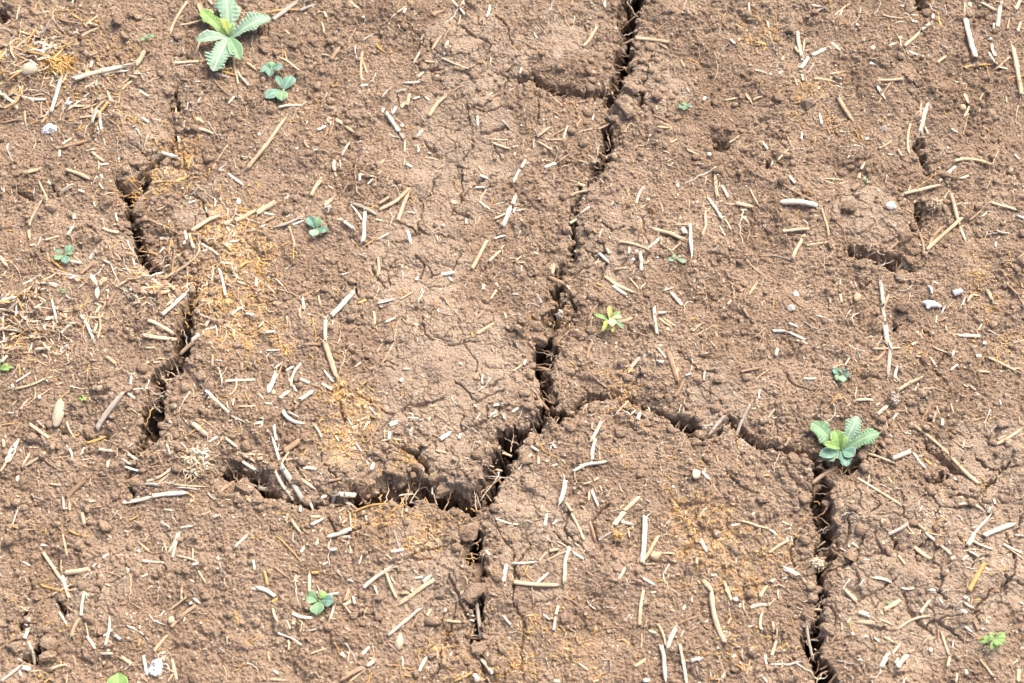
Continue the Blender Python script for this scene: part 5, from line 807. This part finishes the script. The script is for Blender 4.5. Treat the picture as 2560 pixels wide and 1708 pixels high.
# ---------------------------------------------------------------- seedlings
def leaf_mesh(base, tip, wid, teeth, lift, seed, droop=.5):
    r = np.random.default_rng(seed); base = np.array(base); tip = np.array(tip); L = np.linalg.norm(tip-base); d = (tip-base)/L; s = np.array([d[1], -d[0]])
    n, m = (130, 10) if teeth > .6 else (66, 8) if teeth > .25 else (22, 8)
    if L < .012: n, m = 14, 6
    t = np.linspace(0, 1, n)
    if teeth > .6: prof = .30+1.25*np.sin(np.clip(t, 0, 1)**1.25*math.pi*.93)**.7
    else: prof = .20*(1-t)+1.05*np.sin(np.clip(t, 0, 1)**1.35*math.pi)**.8
    prof *= np.sqrt(np.clip((1-t)*9, 0, 1)); prof /= prof.max()
    per = 13 if teeth > .6 else 7
    co, acr, uv = [], [], []
    amp_ = np.clip(r.uniform(-.5, 1.4, (2, 40)), 0, 2); asym = r.uniform(.85, 1.15, 2)
    cup = r.uniform(-.1, .35); ph = r.random(2); bend = r.normal(0, .06)*L
    for i in range(n):
        z = lift*(math.sin(min(1, t[i]*1.15)*math.pi*.55)-droop*t[i]**2.2)
        for j in range(m+1):
            q = j/m*2-1; e = abs(q); q = math.copysign(e**.75, q) if teeth > .6 else q; side = 0 if q < 0 else 1
            uu = (t[i]+.035*math.sin(t[i]*17+ph[1]*9+side)+.02*math.sin(t[i]*41+side*2))*per*(1.4 if teeth > .6 else 1)+ph[side]; saw = uu % 1.0; tooth = (saw**2.6)*teeth*(.14 if teeth > .6 else .12)*amp_[side, int(uu) % 40]+teeth*(.10*math.sin(t[i]*19+side*3+ph[1]*5)+.06*math.sin(t[i]*33+ph[0]*9+side))+(teeth*.16*math.sin(t[i]*11+ph[side]*7)*min(1, t[i]*3) if teeth > .6 else 0)
            tooth += (asym[side]-1)*.8
            hw = wid*.5*prof[i]*(1-.12*teeth+(tooth if e > .93 else 0))
            y = q*hw; ruf = teeth*.05*wid*math.sin(t[i]*per*6.28+side*2+ph[0]*6)*max(0, e-.45)*1.6*prof[i]
            zz = z+cup*hw*e**1.5+ruf-.03*wid*(1-min(1, e*6))
            xy = base+d*(t[i]*L+ruf*.5)+s*(y+bend*math.sin(t[i]*math.pi*.5))
            co.append((xy[0], xy[1], zz)); acr.append(e); uv.append((t[i]*4+e*.6, q))
    F = [(i*(m+1)+j, (i+1)*(m+1)+j, (i+1)*(m+1)+j+1, i*(m+1)+j+1) for i in range(n-1) for j in range(m)]
    co = np.array(co); me = mesh_from('leaf', co, F, uv); at_ = me.attributes.new('across', 'FLOAT', 'POINT'); at_.data.foreach_set('value', np.array(acr, np.float32))
    return me
for pi, (nm, lab, c, leaves) in enumerate(PLANTS):
    x, y = at(*c); g = max(float(samp(Hh, x, y)[0]), float(samp(H0, x, y)[0])-.004)
    root = empty(nm, (x, y, g), lab, 'thistle' if 'thistle' in nm else 'grass' if 'grass' in nm else 'seedling' if 'weed' in nm else 'plant', 'weed seedlings growing in the soil' if 'weed' in nm else None)
    for li, (tx, ty, wd, th, tone) in enumerate(leaves):
        ms = mscale(tx, ty); L = math.dist(c, (tx, ty))*ms
        lift = L*.22 if len(leaves) < 20 else L*.3
        # raised tips shift up in the picture: aim at the ground point beneath them
        tipz = lift*(math.sin(min(1, 1.15)*math.pi*.55)-.5)+.001
        q = at(tx, ty+tipz*math.tan(TILT)*.5/ms); tip = (q[0]-x, q[1]-y)
        gt = float(samp(H0, q[0], q[1])[0])-g
        dv = np.array(tip); dv = dv/(np.linalg.norm(dv)+1e-9)
        me = leaf_mesh(dv*.0012, tip, wd*ms*(1.32 if wd > 26 else 1.42), th, lift, 50+pi*20+li)
        z0 = .0015+.0009*li
        vz = np.zeros(len(me.vertices)*3, np.float32); me.vertices.foreach_get('co', vz); vz = vz.reshape(-1, 3)
        gg = samp(H0, vz[:,0]+x, vz[:,1]+y)-g; tt = np.clip((vz[:,:2]@dv)/max(L, 1e-6), 0, 1)
        vz[:,2] = np.maximum(vz[:,2]+z0+gt*tt, gg*.9+.0012)
        me.vertices.foreach_set('co', vz.ravel()); me.update()
        o = link('leaf', me, M_LEAF[tone], parent=root)
        so = o.modifiers.new('thickness', 'SOLIDIFY'); so.thickness = .00035; so.offset = 0
        if th <= .6: ss = o.modifiers.new('smooth', 'SUBSURF'); ss.levels = 1; ss.render_levels = 1
    # short stem in the middle of the rosette
    pth = np.column_stack([np.zeros(4), np.zeros(4), np.linspace(-.004, .003, 4)]); pth[:,0] += np.linspace(0, .0006, 4)
    co, F, uv = sweep(pth, np.array([.0016, .0015, .0014, .0010])*(1.5 if 'thistle' in nm else .8), 'fibre', pi)
    link('stem', mesh_from('stem', co, F, uv), M_LEAF['l'], parent=root)

# ---------------------------------------------------------------- root tufts, husk, shell scraps, white patches
def tuft(px, py, size, n, label, elong, seed, tones_):
    r = np.random.default_rng(seed); x, y = at(px, py); ms = mscale(px, py); g = float(samp(H0, x, y)[0]); R = size*ms*.5
    root = empty('root_tuft', (x, y, g), label, 'root tuft', 'dried root tufts')
    for part, cnt_, tone, rad in (('crown_shreds', int(n*.9), tones_[0], .0011), ('root_hairs', n, tones_[1], .00045)):
        CO, FA, UV, o_ = [], [], [], 0
        for k in range(cnt_):
            a = r.uniform(0, 6.28); rr_ = R*(r.random()**.6)*(.55 if part == 'crown_shreds' else .5); c0 = np.array([math.cos(a)*rr_*elong[0], math.sin(a)*rr_*elong[1]])
            L = R*(r.uniform(.25, .55) if part == 'crown_shreds' else r.uniform(.5, 1.2)); b_ = a+r.normal(0, 2.2); q = 10; t = np.linspace(0, 1, q)
            cur = r.normal(0, 1.6); an = b_+cur*t; st = L/q
            xy = c0+np.cumsum(np.column_stack([np.cos(an)*st, np.sin(an)*st]), 0)
            h = samp(H0, xy[:,0]+x, xy[:,1]+y)-g; dome = R*.30*np.exp(-((xy**2).sum(1))/(R*R*.5))
            z = h+dome*r.random()+.001+np.sin(t*math.pi)*r.uniform(.0005, .004)
            co, F, uv = sweep(np.column_stack([xy, z]), rad*(1-.6*t)*r.uniform(.7, 1.3), 'fibre', seed+k)
            CO.append(co); UV.append(uv); FA += [tuple(v+o_ for v in f) for f in F]; o_ += len(co)
        link(part, mesh_from(part, np.concatenate(CO), FA, np.concatenate(UV)), M_FIBRE[tone], parent=root)
tuft(494, 1158, 96, 120, 'big shaggy cream root tuft beside the black gap, lower left', (.9, 1.15), 1, 'wp')
tuft(2336, 516, 48, 70, 'small wiry pale root tuft with long curly threads, right side', (1, .8), 2, 'pp')
tuft(1620, 985, 0.1, 1, '', (1, 1), 3, 'yy') if False else None
tuft(820, 526, 26, 26, 'frayed straw stub with fringe of roots right of middle left seedling', (1, .8), 4, 'wp')
tuft(1545, 1345, 34, 30, 'golden brown knot of roots beside the stone group, lower centre', (1, 1), 5, 'yp')
tuft(2040, 1412, 40, 40, 'whitish frayed root knot left of the right crack\'s trench', (1.2, .8), 6, 'wp')
tuft(2235, 1000, 44, 50, 'dark matted root knot above the diagonal straw, right', (.8, 1.2), 7, 'gb')
tuft(150, 165, 90, 90, 'tangled golden root threads within the top left straw heap', (1.1, .8), 8, 'yy')
tuft(1400, 785, 26, 24, 'small pale root knot on the lumps right of main crack', (1, 1), 9, 'wp')

def husk(px, py):
    x, y = at(px, py); g = float(samp(H0, x, y)[0]); root = empty('seed_husk', (x, y, g), 'cream papery flower shaped husk lying left of the left crack', 'husk')
    for k, (ax, ay, w) in enumerate([(-16, -26, 9), (26, -16, 12), (0, 34, 9), (12, -4, 12)]):
        q = at(px+ax, py+ay); me = leaf_mesh((0, 0), (q[0]-x, q[1]-y), w*PXM*1.3, .1, .004, 900+k, .3)
        v = np.zeros(len(me.vertices)*3, np.float32); me.vertices.foreach_get('co', v); v[2::3] += .0025; me.vertices.foreach_set('co', v)
        o = link('husk_scale', me, M_STRAW['p'] if k % 2 else M_STRAW['w'], parent=root); so = o.modifiers.new('thickness', 'SOLIDIFY'); so.thickness = .0004
husk(245, 716)
def scrap(px, py, pts, label, cat, name, seed):
    x, y = at(px, py); g = float(samp(H0, x, y)[0]); r = np.random.default_rng(seed); n = len(pts)
    out = []
    for k in range(n):                                            # jagged, softly curved shard with real thickness
        a, b2 = np.array(pts[k]), np.array(pts[(k+1) % n])
        for t in (0, .33, .66): out.append(a+(b2-a)*t+r.normal(0, .8, 2))
    out = np.array(out); ring = np.array([np.array(at(px+q[0], py+q[1]))-(x, y) for q in out]); N = len(ring)
    V = []; 
    for f_, zz in ((1.0, 0), (.97, .0006), (.72, .0014), (.38, .0019)): V.append(np.column_stack([ring*f_, np.full(N, zz)+r.normal(0, .00012, N)]))
    V.append([[0, 0, .0021]]); V = np.concatenate(V); V[:,2] += .0012+(samp(H0, V[:,0]+x, V[:,1]+y)-g)*.6
    F = [tuple(range(N-1, -1, -1))]
    for l in range(3):
        for k in range(N): F.append((l*N+k, l*N+(k+1) % N, (l+1)*N+(k+1) % N, (l+1)*N+k))
    F += [(3*N+k, 3*N+(k+1) % N, 4*N) for k in range(N)]
    o = link(name, mesh_from(name, V, F), M_CHALK, label=label, cat=cat); o.location = (x, y, g)
scrap(2330, 762, [(-27,-5),(-12,-9),(6,-6),(26,4),(14,9),(-4,9),(-14,14),(-16,4)], 'white curved shell scrap with pointed right end, right of centre', 'shell scrap', 'shell_scrap', 1)
scrap(2325, 729, [(-7,-10),(2,-9),(6,0),(5,12),(0,10),(-2,0)], 'narrow white shell sliver above the larger shell scrap', 'shell scrap', 'shell_scrap', 2)
scrap(2394, 731, [(-14,-3),(-2,-6),(8,-9),(13,-3),(4,6),(-8,7)], 'white torn scrap right of the shell scraps', 'scrap', 'white_scrap', 3)
scrap(172, 262, [(-9,-3),(0,-7),(9,-8),(7,0),(0,5),(-7,4)], 'pale torn flake left of the big bent straw, upper left', 'scrap', 'white_scrap', 4)
scrap(2185, 560, [], '', '', '', 5) if False else None
def crusty(px, py, rx, ry, label, n, seed, solid):
    x, y = at(px, py); g = float(samp(H0, x, y)[0]); r = np.random.default_rng(seed); V, F, o_ = [], [], 0
    for k in range(n):
        a = r.uniform(0, 6.28); q = r.random()**.5*(1+.15*math.sin(a*3+seed)); dx, dy = math.cos(a)*q*rx*PXM, math.sin(a)*q*ry*PXM; s = r.uniform(.0004, .0015)*(1.2-q*.6)
        s *= .6 if not solid else 1; v, f = lump(seed*100+k, 1, .3, 2, s*1.3, s*1.1, s*.7); v = v+np.array([dx, dy, float(samp(H0, x+dx, y+dy)[0])-g+s*.3+solid*.0012*(1-q)]); V.append(v); F += [tuple(int(u)+o_ for u in w) for w in f]; o_ += len(v)
    o = link('chalk_crust', mesh_from('chalk_crust', np.concatenate(V), F), M_CHALK if solid else M_STONE['c'], label=label, cat='chalky crust', group='white chalky crusts on the soil'); o.location = (x, y, g)
crusty(122, 320, 20, 15, 'bright white crumbly crust near the left edge, upper left', 700, 3, 1)
crusty(390, 1672, 15, 20, 'powdery white crust patch near the bottom edge, lower left', 600, 4, 1)
crusty(407, 1643, 12, 14, 'thin dusting of white crumbs above the powdery patch, lower left', 70, 5, 0)
crusty(2335, 1288, 46, 22, 'faint scattered whitish crumbs right of the right crack trench', 90, 6, 0)
